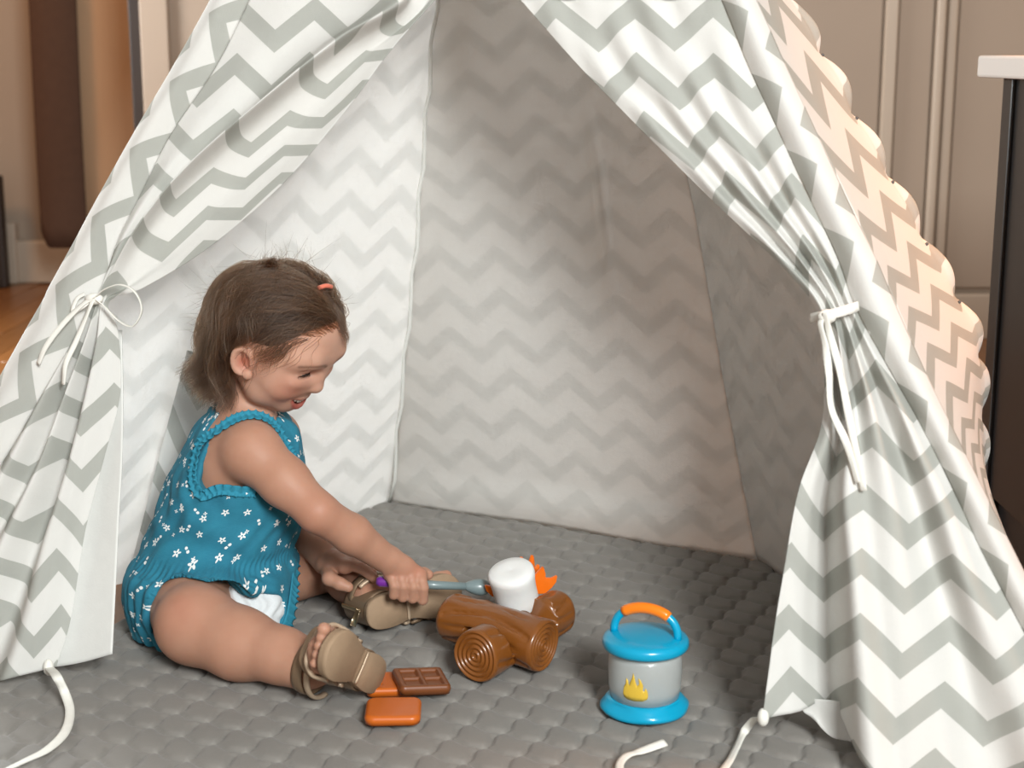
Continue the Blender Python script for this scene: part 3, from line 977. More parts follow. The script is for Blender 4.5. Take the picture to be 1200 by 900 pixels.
# ----- toy campfire: interlocking logs and flame
def log_mesh(name, a, b, ra, rb, parent, notch=None, seed=1):
    a, b = np.array(a), np.array(b)
    ax = unit(b - a)
    Ln = np.linalg.norm(b - a)
    s1 = unit(np.cross(ax, [0, 0, 1]))
    s2 = np.cross(s1, ax)
    seg, nl_ = 72, 60
    r2 = np.random.default_rng(seed)
    ph = r2.uniform(0, 6, 6)
    V, F = [], []
    # end cap rings with concentric relief, then the bark, then the other cap
    rings = []
    caps = np.linspace(0.02, 0.93, 34)
    for q in caps:
        rings.append((0.0 + 0.0012 * (math.sin(q * 2 * PI * 5.2) - 0.6), q, 0))
    rings += [(0.0006, 0.965, 0), (0.003, 1.0, 0)]
    for i in range(1, nl_):
        rings.append((0.003 + (Ln - 0.006) * i / nl_, 1.0, 1))
    rings += [(Ln - 0.003, 1.0, 0), (Ln - 0.0006, 0.965, 0)]
    for q in caps[::-1]:
        rings.append((Ln - 0.0012 * (math.sin(q * 2 * PI * 5.2) - 0.6), q, 0))
    for (d, q, bark) in rings:
        u_ = min(max(d / Ln, 0), 1)
        R_ = (ra + (rb - ra) * u_)
        for k_ in range(seg):
            th = 2 * PI * k_ / seg
            rr = R_ * q
            rr *= 1 + 0.025 * math.sin(2 * th + ph[3]) + 0.02 * math.sin(3 * th + ph[4])
            if bark:
                g1 = math.sin(9 * th + ph[0] + 1.2 * math.sin(u_ * 7 + ph[1]))
                g2 = math.sin(5 * th + ph[2] + 2.0 * math.sin(u_ * 4 + ph[5]))
                rr += -0.0036 * max(0, g1 - 0.62) / 0.38 * (0.5 + 0.5 * math.sin(u_ * 13 + ph[2] + k_ * .0)) - 0.0032 * max(0, g2 - 0.80) / 0.20
                rr += 0.0034 * math.exp(-(((th - 1.3) % (2 * PI) - 0.8) / 0.14) ** 2 - ((u_ - 0.3) / 0.06) ** 2)
                rr += 0.0036 * math.exp(-(((th - 0.2) % (2 * PI) - 2.2) / 0.16) ** 2 - ((u_ - 0.68) / 0.07) ** 2)
            p = a + ax * d + rr * (math.cos(th) * s1 + math.sin(th) * s2)
            V.append(p)
    nr_ = len(rings)
    for i in range(nr_ - 1):
        for k_ in range(seg):
            F.append((i * seg + k_, i * seg + (k_ + 1) % seg, (i + 1) * seg + (k_ + 1) % seg, (i + 1) * seg + k_))
    V.append(a); V.append(b)
    n0, n1 = len(V) - 2, len(V) - 1
    for k_ in range(seg):
        F.append((n0, (k_ + 1) % seg, k_, k_)) if False else None
    me_ = mesh_np(name, V, F)
    bm_ = bmesh.new(); bm_.from_mesh(me_)
    bmesh.ops.holes_fill(bm_, edges=[e for e in bm_.edges if e.is_boundary], sides=100)
    if notch is not None:
        co, no = notch
        for (c_, n_) in zip(co, no):
            pass
    bmesh.ops.recalc_face_normals(bm_, faces=bm_.faces)
    bm_.to_mesh(me_); bm_.free()
    return link(name, me_, M['brown'], parent)


zl = 0.031
fire = empty('toy_campfire', G(592, 770), 'brown plastic toy campfire of crossed logs with orange flame', 'toy campfire')
# the long log lies over the short ones
la, lb = G(528, 722, .040), G(637, 757, .033)
log_a = log_mesh('log', la, lb, 0.0290, 0.0315, fire, seed=3)
ca, cb = G(557, 769, .032), G(654, 716, .030)
log_b = log_mesh('log', ca, cb, 0.0315, 0.0275, fire, seed=9)
# cross-lap notches: the long log is hollowed from below, the short one from above
def notch(log, a_, b_, frac, length, zlo, zhi):
    ax = unit((b_ - a_) * [1, 1, 0])
    side = arr_(-ax[1], ax[0], 0)
    m = a_ + (b_ - a_) * frac
    bm_ = bmesh.new()
    bmesh.ops.create_cube(bm_, size=1)
    for v_ in bm_.verts:
        q = np.array(v_.co)
        fl = 1.0 if (q[2] < 0) == (zlo < 0) else 0.78
        v_.co = Vector((m[0] + ax[0] * q[0] * length * fl + side[0] * q[1] * .09, m[1] + ax[1] * q[0] * length * fl + side[1] * q[1] * .09, zlo if q[2] < 0 else zhi))
    cut = link('notch', bm_mesh('notch', bm_), M['brown'])
    md = log.modifiers.new('notch', 'BOOLEAN')
    md.operation = 'DIFFERENCE'
    md.object = cut
    md.solver = 'EXACT'
    me2 = bpy.data.meshes.new_from_object(log.evaluated_get(bpy.context.evaluated_depsgraph_get()))
    log.modifiers.clear()
    log.data = me2
    bpy.data.objects.remove(cut)


arr_ = lambda *v: np.array(v, float)
notch(log_a, la, lb, 0.52, 0.078, -0.02, 0.045)
notch(log_b, ca, cb, 0.47, 0.135, 0.026, 0.09)

# flame: an upright cut-out shape of moulded plastic, two crossing blades
def flame_plate(cen, dirx, w, hgt, thick, name, tilt=0):
    out = [(-.5, 0), (-.62, .22), (-.66, .42), (-.52, .36), (-.46, .5), (-.40, .72), (-.26, .58), (-.14, .8), (-.02, 1.0), (.06, .74), (.16, .6), (.30, .66), (.44, .92), (.50, .62), (.48, .52), (.60, .50), (.72, .58), (.70, .36), (.62, .18), (.5, 0)]
    bm_ = bmesh.new()
    nrm_ = unit(np.cross(dirx, [0, 0, 1]))
    fr = [bm_.verts.new(cen + dirx * x * w + np.array([0, 0, y * hgt]) + nrm_ * (thick + 0.006 * y * tilt)) for x, y in out]
    bk = [bm_.verts.new(cen + dirx * x * w + np.array([0, 0, y * hgt]) - nrm_ * (thick - 0.006 * y * tilt)) for x, y in out]
    bm_.faces.new(fr); bm_.faces.new(bk[::-1])
    for i in range(len(out)):
        j = (i + 1) % len(out)
        bm_.faces.new((fr[i], bk[i], bk[j], fr[j]))
    bmesh.ops.recalc_face_normals(bm_, faces=bm_.faces)
    bmesh.ops.bevel(bm_, geom=[e for e in bm_.edges if e.calc_face_angle(0) > 0.6], offset=0.0012, segments=2, affect='EDGES')
    return link(name, bm_mesh(name, bm_), M['flame'], fire, smooth=False, label='orange flame')


fc = at(608, 724, 1.865)
fc[2] = 0.050
flame_plate(fc, unit([0.97, 0.2, 0]), 0.068, 0.042, 0.003, 'flame', 1)
flame_plate(fc + np.array([0.004, 0.012, 0.0]), unit([0.6, 0.8, 0]), 0.05, 0.048, 0.003, 'flame', 0)

# ----- toasting fork held in the right hand, marshmallow on its end
fk0, fk1, fk2 = at(441, 681, 1.846), at(573, 690, 1.872), at(545, 687, 1.866)
fork = empty('toasting_fork', fk0, 'grey toy toasting fork with a purple end held in the hand', 'toy fork')
fd = unit(fk1 - fk0)
tube('handle', [fk0, fk0 + fd * .004, fk0 + fd * 0.03, fk0 + fd * 0.048, fk0 + fd * 0.05], [.004, .0068, .0068, .0062, .004], M['purple'], fork, 14, label='purple handle end')
tube('shaft', [fk0 + fd * .049, fk0 + fd * .075, fk2], [.0055, .0055, .0048], M['greyblue'], fork, 14)
tube('fork_head', [fk2, fk2 + fd * .006, fk2 + fd * .014, fk2 + fd * .022, fk2 + fd * .029, fk2 + fd * .033], [.0046, .0075, .0100, .0105, .008, .003], M['greyblue'], fork, 16, n=18)
tube('prong', [fk2 + fd * .028 + np.array([0, 0, .004]), fk2 + fd * .040 + np.array([0, 0, .006])], [.003, .002], M['greyblue'], fork, 10)
mc = at(603, 690, 1.846)
axm = unit([-0.16, -0.30, 0.94])
s1 = unit(np.cross(axm, [0, 1, 0]))
Rm = np.stack([s1, np.cross(axm, s1), axm], 1)
rm = 0.0285
mal = lathe('toy_marshmallow', [(0, -.028), (.018, -.0282), (rm * .88, -.0268), (rm * .97, -.023), (rm * .965, -.012), (rm * .96, 0), (rm * .985, .012), (rm * 1.04, .021), (rm * 1.02, .026), (rm * .93, .0290), (.016, .0302), (.004, .0303), (.002, .0298), (0, .0297)], M['mallow'], None, mc, 56, R=Rm,
            wob=lambda th, r, z: 0.0005 * math.sin(3 * th + z * 60) * (r > 0.01))
mal['label'] = 'white toy marshmallow tilted against the orange flame of the campfire'
mal['category'] = 'toy marshmallow'


# ----- pretend food by the foot
def rot_z(a):
    c_, s__ = math.cos(a), math.sin(a)
    return np.array([[c_, -s__, 0], [s__, c_, 0], [0, 0, 1]])


def slab(name, cen, ang, sx, sy, h, corner, mat, dents, label, cat, group=None, tilt=None):
    """a rounded moulded slab, dents = recessed squares (x, y, half, depth) on top"""
    nx, ny = 61, 61
    bm_ = bmesh.new()
    gx = np.linspace(-1, 1, nx)
    V = []
    for y in gx:
        for x in gx:
            # square to rounded-square remap
            px_, py_ = x * sx / 2, y * sy / 2
            ix, iy = sx / 2 - corner, sy / 2 - corner
            ox, oy = max(0, abs(px_) - ix), max(0, abs(py_) - iy)
            rr = math.hypot(ox, oy)
            m = max(ox, oy)
            if rr > 1e-9 and ox > 0 and oy > 0:
                px_ = math.copysign(ix + ox / rr * m, px_)
                py_ = math.copysign(iy + oy / rr * m, py_)
            m = max(ox, oy) / corner
            z = h
            e = max(0, (m - 0.45) / 0.55)
            z -= h * 0.45 * (1 - math.sqrt(max(0, 1 - e * e)))
            for (dx, dy, hf, dp) in dents:
                q = max(abs(px_ - dx), abs(py_ - dy))
                z -= dp * min(1, max(0, (hf - q) / 0.0022 + 0.5))
            V.append((px_, py_, z))
    V = np.array(V)
    lowr = V.copy(); lowr[:, 2] = np.where(V[:, 2] < h * 0.6, V[:, 2], 0.0)
    lowr[:, 2] = 0.0
    lowr[:, :2] *= 0.97
    n_ = nx * ny
    allv = np.concatenate([V, lowr])
    F = grid_faces(ny, nx).tolist()
    F += [[a + n_ for a in f[::-1]] for f in F]
    per = [i for i in range(nx)] + [i * nx + nx - 1 for i in range(1, ny)] + [(ny - 1) * nx + i for i in range(nx - 2, -1, -1)] + [i * nx for i in range(ny - 2, 0, -1)]
    for i in range(len(per)):
        j = (i + 1) % len(per)
        F.append([per[i], per[i] + n_, per[j] + n_, per[j]])
    R_ = rot_z(ang)
    if tilt is not None:
        R_ = tilt @ R_
    allv = allv @ R_.T + cen
    me_ = mesh_np(name, allv, F)
    bm_.from_mesh(me_)
    bmesh.ops.recalc_face_normals(bm_, faces=bm_.faces)
    bm_.to_mesh(me_); bm_.free()
    o = link(name, me_, mat)
    o['label'] = label
    o['category'] = cat
    if group:
        o['group'] = group
    return o


slab('toy_cracker', G(461, 838, .003), math.radians(2), 0.062, 0.058, 0.0105, 0.011, M['cracker'], [], 'orange-brown toy cracker lying alone nearest the camera', 'toy cracker', 'pretend food on the mat')
hol = [(-.012, -.012, .0022, .002), (.012, -.012, .0022, .002), (-.012, .012, .0022, .002), (.012, .012, .0022, .002)]
slab('toy_cracker', G(458, 806, .002), math.radians(4), 0.056, 0.054, 0.010, 0.008, M['cracker'], hol, 'orange-brown toy cracker half hidden under the chocolate piece', 'toy cracker', 'pretend food on the mat')
dn = [(-.0125, -.011, .0095, .0035), (.0125, -.011, .0095, .0035), (-.0125, .011, .0095, .0035), (.0125, .011, .0095, .0035)]
tl = np.array(Matrix.Rotation(math.radians(5), 3, Vector((0.1, 1.0, 0))))
slab('toy_chocolate', G(493, 803, .0085), math.radians(16), 0.060, 0.056, 0.011, 0.006, M['choc'], dn, 'brown toy chocolate piece with four square hollows', 'toy chocolate', 'pretend food on the mat', tilt=tl)

# ------------------------------------------------------------------ implicit surfaces for the child
class Field:
    """signed distances on a grid; shapes are blended in one by one, then turned into one continuous mesh"""

    def __init__(s, lo, hi, h):
        s.lo, s.h = np.array(lo, float), h
        s.n = np.ceil((np.array(hi) - s.lo) / h).astype(int) + 1
        s.a = np.full(s.n, 0.05, np.float32)

    def block(s, lo, hi):
        i0 = np.clip(np.floor((np.array(lo) - s.lo) / s.h).astype(int), 0, s.n - 1)
        i1 = np.clip(np.ceil((np.array(hi) - s.lo) / s.h).astype(int) + 1, 1, s.n)
        sl = tuple(slice(a, b) for a, b in zip(i0, i1))
        ax = [(s.lo[k] + np.arange(i0[k], i1[k]) * s.h).astype(np.float32) for k in range(3)]
        return sl, np.stack(np.meshgrid(*ax, indexing='ij'), -1)

    def put(s, fn, lo, hi, k=0.01, op='add'):
        m = 0.012 + k
        sl, X = s.block(np.array(lo) - m, np.array(hi) + m)
        d = fn(X).astype(np.float32)
        A_ = s.a[sl]
        k = max(k, 1e-5)
        if op == 'add':
            hh = np.clip(k - np.abs(A_ - d), 0, None) / k
            s.a[sl] = np.minimum(A_, d) - hh * hh * k * 0.25
        else:
            hh = np.clip(k - np.abs(A_ + d), 0, None) / k
            s.a[sl] = np.maximum(A_, -d) + hh * hh * k * 0.25

    def cap(s, a, b, ra, rb=None, k=0.01, op='add'):
        a, b = np.array(a, float), np.array(b, float)
        rb = ra if rb is None else rb
        ab = (b - a).astype(np.float32)
        l2 = float(ab @ ab) + 1e-12

        def fn(X):
            pa = X - a.astype(np.float32)
            t = np.clip((pa @ ab) / l2, 0, 1)
            return np.linalg.norm(pa - t[..., None] * ab, axis=-1) - (ra + (rb - ra) * t)
        r = max(ra, rb)
        s.put(fn, np.minimum(a, b) - r, np.maximum(a, b) + r, k, op)

    def chain(s, pts, rad, k=0.01, op='add'):
        for i in range(len(pts) - 1):
            s.cap(pts[i], pts[i + 1], rad[i], rad[i + 1], k, op)

    def ell(s, c, r, R=None, k=0.01, op='add'):
        c, r = np.array(c, float), np.array(r, float)
        R = np.eye(3) if R is None else np.asarray(R)

        def fn(X):
            q = (X - c.astype(np.float32)) @ R.astype(np.float32)
            k0 = np.linalg.norm(q / r.astype(np.float32), axis=-1)
            k1 = np.linalg.norm(q / (r * r).astype(np.float32), axis=-1)
            return k0 * (k0 - 1.0) / (k1 + 1e-6)
        e = np.sqrt(((R * r[None, :]) ** 2).sum(1))
        s.put(fn, c - e, c + e, k, op)

    def merge(s, o, k):
        hh = np.clip(k - np.abs(s.a - o.a), 0, None) / k
        s.a = np.minimum(s.a, o.a) - hh * hh * k * 0.25

    def sample(s, P):
        q = (np.asarray(P) - s.lo) / s.h
        i = np.clip(np.floor(q).astype(int), 0, s.n - 2)
        f = q - i
        r = 0
        for dx in (0, 1):
            for dy in (0, 1):
                for dz in (0, 1):
                    w = (f[..., 0] if dx else 1 - f[..., 0]) * (f[..., 1] if dy else 1 - f[..., 1]) * (f[..., 2] if dz else 1 - f[..., 2])
                    r = r + w * s.a[i[..., 0] + dx, i[..., 1] + dy, i[..., 2] + dz]
        return r

    def grad(s, P, e=None):
        e = e or s.h
        g = np.stack([s.sample(P + np.eye(3)[k] * e) - s.sample(P - np.eye(3)[k] * e) for k in range(3)], -1)
        return g / (np.linalg.norm(g, axis=-1, keepdims=True) + 1e-9)

    def surface(s):
        """naive surface nets: (verts, quads)"""
        a = s.a
        ins = (a < 0)
        c = np.zeros(tuple(np.array(a.shape) - 1), np.int8)
        for dx in (0, 1):
            for dy in (0, 1):
                for dz in (0, 1):
                    c += ins[dx:dx + c.shape[0], dy:dy + c.shape[1], dz:dz + c.shape[2]]
        idx = np.argwhere((c > 0) & (c < 8))
        n = len(idx)
        vid = np.full(c.shape, -1, np.int32)
        vid[tuple(idx.T)] = np.arange(n)
        acc, cnt = np.zeros((n, 3)), np.zeros(n)
        corners = [(x, y, z) for x in (0, 1) for y in (0, 1) for z in (0, 1)]
        val = {q: a[idx[:, 0] + q[0], idx[:, 1] + q[1], idx[:, 2] + q[2]] for q in corners}
        for q in corners:
            for k in range(3):
                if q[k] == 0:
                    p = list(q); p[k] = 1; p = tuple(p)
                    v0, v1 = val[q], val[p]
                    m = (v0 < 0) != (v1 < 0)
                    t = np.where(m, v0 / np.where(m, v0 - v1, 1), 0)
                    pos = np.tile(np.array(q, float), (n, 1))
                    pos[:, k] += t
                    acc += pos * m[:, None]
                    cnt += m
        V = s.lo + (idx + acc / cnt[:, None]) * s.h
        quads = []
        for k in range(3):
            o1, o2 = [(1, 2), (2, 0), (0, 1)][k]
            sl0 = [slice(None)] * 3; sl1 = [slice(None)] * 3
            sl0[k] = slice(0, -1); sl1[k] = slice(1, None)
            cross = ins[tuple(sl0)] != ins[tuple(sl1)]
            e = np.argwhere(cross)
            e = e[(e[:, o1] > 0) & (e[:, o2] > 0) & (e[:, o1] < a.shape[o1] - 1) & (e[:, o2] < a.shape[o2] - 1)]
            d1, d2 = np.zeros(3, int), np.zeros(3, int)
            d1[o1] = 1; d2[o2] = 1
            q = np.stack([vid[tuple((e - d1 - d2).T)], vid[tuple((e - d2).T)], vid[tuple(e.T)], vid[tuple((e - d1).T)]], 1)
            fl = ins[tuple(e.T)]
            q = np.where(fl[:, None], q, q[:, ::-1])
            quads.append(q)
        return V, np.concatenate(quads)


def arr(*v):
    return np.array(v, float)


HV = 0.0018
LO, HI = (-0.56, 1.44, -0.012), (0.0, 2.12, 0.50)

# ---- head frame: forward f, left l, up u; origin midway between the ears
def head_axes(pit, psi=math.radians(22), rol=math.radians(6)):
    f = arr(math.cos(psi) * math.cos(pit), -math.sin(psi) * math.cos(pit), -math.sin(pit))
    l0 = arr(math.sin(psi), math.cos(psi), 0)
    l = math.cos(rol) * l0 + math.sin(rol) * np.cross(f, l0)
    return np.stack([f, l, np.cross(f, l)], 1)


HC = head_axes(math.radians(23))                    # axes of the skull and hair
HR = head_axes(math.radians(38))                    # axes of the face
hf, hl, hu = HR.T
HO = at(283, 422, 1.830) + 0.066 * hl


def hc_(x, y, z):
    return HO + HC @ arr(x, y, z)


def hp(x, y, z):
    return HO + HR @ arr(x - .0041, y, z + .0143)


body = Field(LO, HI, HV)
B = body
# ---- torso
pelvis = at(240, 668, 1.915)
chest = at(283, 560, 1.915)
neckb = at(288, 486, 1.905)
belly = at(256, 620, 1.91)
B.ell(pelvis, (.078, .088, .070), k=.02)
B.ell(belly, (.074, .078, .075), k=.03)
B.ell(chest, (.066, .080, .075), k=.03)
B.ell(at(270, 548, 1.864), (.045, .037, .048), k=.02)
shR, shL = at(296, 530, 1.832), at(322, 512, 2.00)
B.cap(at(284, 520, 1.87), at(300, 512, 1.97), .042, .042, k=.03)
B.cap(neckb, hc_(-.022, 0, -.02), .036, .031, k=.02)

# ---- head
B.ell(hc_(-.0010, 0, .031), (.0800, .0705, .072), HC, k=.02)
B.ell(hp(.030, 0, -.012), (.050, .054, .050), HR, k=.02)
B.ell(hc_(.036, 0, .043), (.0410, .052, .042), HC, k=.02)
for s in (-1, 1):
    B.ell(hp(.043, s * .031, -.022), (.0255, .024, .024), HR, k=.014)
    B.chain([hp(.0, s * .044, -.030), hp(.032, s * .034, -.047), hp(.056, s * .010, -.053)], [.016, .015, .013], k=.016)
B.ell(hp(.0525, 0, -.0590), (.0155, .016, .0140), HR, k=.014)
B.ell(hp(.020, 0, -.050), (.036, .028, .016), HR, k=.02)
# brow, nose
def surf(y, z, out=0.0):
    """point of the face surface at head coordinates y, z"""
    xs = np.linspace(.12, .02, 220)
    P_ = np.array([hp(x, y, z) for x in xs])
    i_ = int(np.argmax(B.sample(P_) < 0))
    return hp(xs[i_] + out, y, z)


for s in (-1, 1):
    B.chain([hp(.0660, s * .010, .0275), hp(.0650, s * .026, .0305), hp(.056, s * .042, .0255)], [.0060, .0060, .006], k=.018)
B.chain([hp(.0705, 0, .015), hp(.0725, 0, .003), hp(.0785, 0, -.0115)], [.0070, .0066, .0078], k=.008)
B.ell(hp(.0790, 0, -.0135), (.0080, .0088, .0074), HR, k=.006)
for s in (-1, 1):
    B.ell(hp(.0720, s * .0094, -.0160), (.0074, .0053, .0058), HR, k=.004)
B.ell(hp(.0615, 0, -.042), (.0130, .018, .013), HR, k=.012)
# sockets, lids
EZ = .0085
for s in (-1, 1):
    B.ell(hp(.0770, s * .0265, EZ - .0005), (.0100, .0140, .0075), HR, k=.012, op='sub')
    B.ell(hp(.0565, s * .0262, EZ), (.0128, .0138, .0118), HR, k=.004)
    B.ell(hp(.0615, s * .0300, EZ - .0130), (.011, .016, .008), HR, k=.010)
    for q in range(7):
        a_ = -1 + q / 3
        B.ell(hp(.0700 - .0040 * a_ * a_, s * (.0265 + a_ * .0095), EZ - .0034 - .0012 * a_ * a_), (.0075, .0030, (.0033 * (1 - .6 * a_ * a_))), HR, k=.0008, op='sub')
    B.chain([hp(.0668, s * .0150, EZ + .0036), hp(.0695, s * .0225, EZ + .0062), hp(.0690, s * .0300, EZ + .0062), hp(.0635, s * .0385, EZ + .0034)], [.0012, .0016, .0016, .0012], k=.003)
# mouth: an open smile, laid on the surface of the face
mc_ = [surf(t * .0210, -.0440 + .0075 * t * t) for t in np.linspace(-1, 1, 17)]


def mouth_pt(t, dz=0.0, dx=0.0):
    i_ = (t + 1) * 8
    a_ = int(np.clip(math.floor(i_), 0, 15))
    w = i_ - a_
    return mc_[a_] * (1 - w) + mc_[a_ + 1] * w + hu * dz + hf * dx


for i in range(13):
    t = -1 + i / 6
    rz = .0066 * (1 - t * t) ** 0.55 + .0008
    B.ell(mouth_pt(t, -0.0012 * (1 - t * t)), (.014, .0032, rz), HR, k=.002, op='sub')
upl = [mouth_pt(t, .0070 * (1 - t * t * .92) + .0004 - 0.0010 * math.exp(-(t / .15) ** 2), -.0020) for t in np.linspace(-1, 1, 9)]
lol = [mouth_pt(t, -.0094 * (1 - t * t * .94) - .0004, -.0030) for t in np.linspace(-1, 1, 9)]
upr = [.0012, .0018, .0021, .0023, .0021, .0023, .0021, .0018, .0012]
lor = [.0012, .0020, .0027, .0031, .0033, .0031, .0027, .0020, .0012]
B.chain(upl, upr, k=.0025)
B.chain(lol, lor, k=.0025)
# ears
for s in (-1, 1):
    Re = HC @ np.array(Matrix.Rotation(s * math.radians(-24), 3, 'Z')) @ np.array(Matrix.Rotation(math.radians(-20), 3, 'Y'))
    ec = hc_(.0025, s * .0700, .0035)
    B.ell(ec, (.0135, .0046, .0190), Re, k=.004)
    B.ell(ec + Re @ arr(.0035, s * .005, .000), (.0080, .0050, .0115), Re, k=.003, op='sub')
    rim = []
    for q in range(15):
        th = math.radians(-35 + q * 20)
        rim.append(ec + Re @ arr(.0115 * math.cos(th) - .0005, s * .0030, .0168 * math.sin(th) * (1.0 if th < 3.5 else 1.0)))
    B.chain(rim, [.0022, .0026, .0028, .003, .0032, .0032, .0032, .0032, .0032, .003, .003, .0032, .0034, .0036, .0034], k=.002)
    B.ell(ec + Re @ arr(.0035, s * .002, -.0185), (.0062, .0042, .0062), Re, k=.004)
    B.ell(ec + Re @ arr(.0100, s * .0010, -.0030), (.0035, .0035, .0045), Re, k=.003)

# ---- legs (near = right, far = left)
hipR, kneeR, ankR = at(220, 700, 1.865), at(228, 716, 1.752), at(358, 783, 1.672)
kneeR[2] = .053
ankR[2] = .036
B.cap(hipR, kneeR, .056, .046, k=.012)
midR = kneeR + (ankR - kneeR) * .42 + arr(0, 0, -.004)
B.ell(kneeR + arr(.002, -.002, .005), (.043, .042, .040), k=.010)
B.chain([kneeR, midR, kneeR + (ankR - kneeR) * .8, ankR], [.046, .0415, .0315, .0275], k=.012)
hipL, kneeL, ankL = at(300, 672, 1.945), at(388, 655, 2.045), at(438, 716, 1.905)
hipL[2], kneeL[2], ankL[2] = .056, .040, .033
B.cap(hipL, kneeL, .056, .045, k=.012)
midL = kneeL + (ankL - kneeL) * .5
B.chain([kneeL, midL, ankL], [.038, .0350, .0250], k=.008)


def frame(f, n):
    f, n = unit(f), unit(n)
    n = unit(n - f * np.dot(f, n))
    return f, n, np.cross(n, f)


# feet: f towards the toes, n out of the sole
class Foot:
    pass


def make_foot(heel, f, n, side):
    ft = Foot()
    ft.f, ft.n, ft.w = frame(f, n)
    ft.o = np.array(heel, float)
    ft.side = side
    ft.p = lambda x, y, z: ft.o + ft.f * x + ft.w * y + ft.n * (-z)      # z = height above the sole
    return ft


heelR = at(428, 806, 1.655)
heelR[2] = .034
FRt = make_foot(heelR, (-.30, -.70, .52), (.86, -.50, -.12), 1)
heelL = at(446, 733, 1.872)
heelL[2] = .027
FLt = make_foot(heelL, (.80, .60, .03), (.60, -.80, .10), -1)
for ft, ank, kne in ((FRt, ankR, kneeR), (FLt, ankL, kneeL)):
    p = ft.p
    ft.ank, ft.knee = ank, kne
    B.cap(ank, p(.014, 0, .026), .026, .022, k=.014)
    B.chain([p(.008, 0, .021), p(.045, 0, .024), p(.080, 0, .017)], [.0205, .0205, .0165], k=.012)
    B.cap(p(.076, -.014, .013), p(.076, .014, .013), .013, .013, k=.010)
    big = 1 if ft.side * 1 > 0 else -1
    for q in range(5):
        y = (-.0175 + q * .0088) * big
        L_ = [.028, .026, .0235, .020, .017][q]
        r_ = [.0078, .0062, .0058, .0056, .0052][q]
        B.chain([p(.082, y, .012), p(.082 + L_ * .6, y * 1.04, .012), p(.082 + L_, y * 1.05, .0085)], [r_, r_, r_ * .95], k=.0022)

# ---- arms
def flex(a, b, r0, r1, mid_r, bulge=0.0, k=.012, field=None):
    m = (a + b) / 2 + arr(0, 0, bulge)
    (field or B).chain([a, m, b], [r0, mid_r, r1], k=k)


elR, wrR = at(372, 600, 1.790), at(452, 655, 1.842)
B.ell(shR, (.035, .034, .035), k=.02)
flex(shR, elR, .034, .0235, .0295, 0.0, .012)
flex(elR, wrR, .0238, .0178, .0232, 0.002, .010)
elL, wrL = at(345, 600, 1.975), at(382, 658, 1.930)
B.ell(shL, (.032, .032, .034), k=.02)
flex(shL, elL, .032, .024, .028, 0, .010)
flex(elL, wrL, .024, .018, .0235, 0, .008)

# ---- hands, each on its own field so that fingers stay separate
hand = Field((-0.16, 1.78, 0.0), (-0.05, 1.92, 0.16), HV)
hand.lo = B.lo + np.round((hand.lo - B.lo) / HV) * HV
i0 = np.round((hand.lo - B.lo) / HV).astype(int)
fdir = unit(fk1 - fk0)
grip = lambda px: fk0 + fdir * (np.dot(at(px, 686, 1.85) - fk0, fdir))         # point on the shaft under pixel column px
up_, fr_ = arr(0, .0, 1), arr(0, -1, 0)
kn = []
for q, px in enumerate((496.5, 484.5, 472.5, 461.5)):            # index nearest the tip of the fork ... little finger
    g = grip(px)
    k0_ = g + up_ * .0140 + arr(-.004, -.004, 0) + arr(0, 0, -.0015 * (q == 3))
    kn.append(k0_)
    r = [.0073, .0074, .0071, .0064][q]
    pip = g + fr_ * .0150 + up_ * .0010 + arr(.001, 0, 0)
    low_ = (.0165, .0150, .0145, .0125)[q]
    dip = g + fr_ * .0115 + up_ * -low_
    tip = g + fr_ * -.0005 + up_ * -(low_ + .001)
    hand.chain([k0_, k0_ * .45 + pip * .55 + fr_ * .0035 + up_ * .002, pip, dip, tip], [r * 1.08, r * 1.02, r, r * .95, r * .9], k=.0010)
palm0 = wrR
for q in range(4):
    hand.chain([wrR + arr(.004, 0, 0) + (kn[q] - kn[1]) * .35, kn[q] * .5 + wrR * .5 + (kn[q] - kn[1]) * .1 + arr(0, 0, .002), kn[q]], [.0145, .0118, .0088], k=.006)
hand.ell(wrR * .42 + (kn[1] + kn[2]) / 2 * .58 + arr(.0, .006, -.004), (.020, .014, .014), k=.008)
# thumb on the far side of the shaft, its tip showing past the index finger
tb = wrR + (kn[0] - wrR) * .35 + arr(.002, .012, -.004)
hand.chain([tb, grip(486) + arr(0, .014, .006), grip(497) + arr(0, .010, .0105), grip(503) + arr(0, .0045, .0115)], [.0105, .0088, .0078, .0066], k=.004)


def merge_sub(sub, k):
    i0 = np.round((sub.lo - B.lo) / HV).astype(int)
    sl = tuple(slice(i0[q], i0[q] + sub.n[q]) for q in range(3))
    A_ = B.a[sl]
    hh = np.clip(k - np.abs(A_ - sub.a), 0, None) / k
    B.a[sl] = np.minimum(A_, sub.a) - hh * hh * k * 0.25


merge_sub(hand, .004)
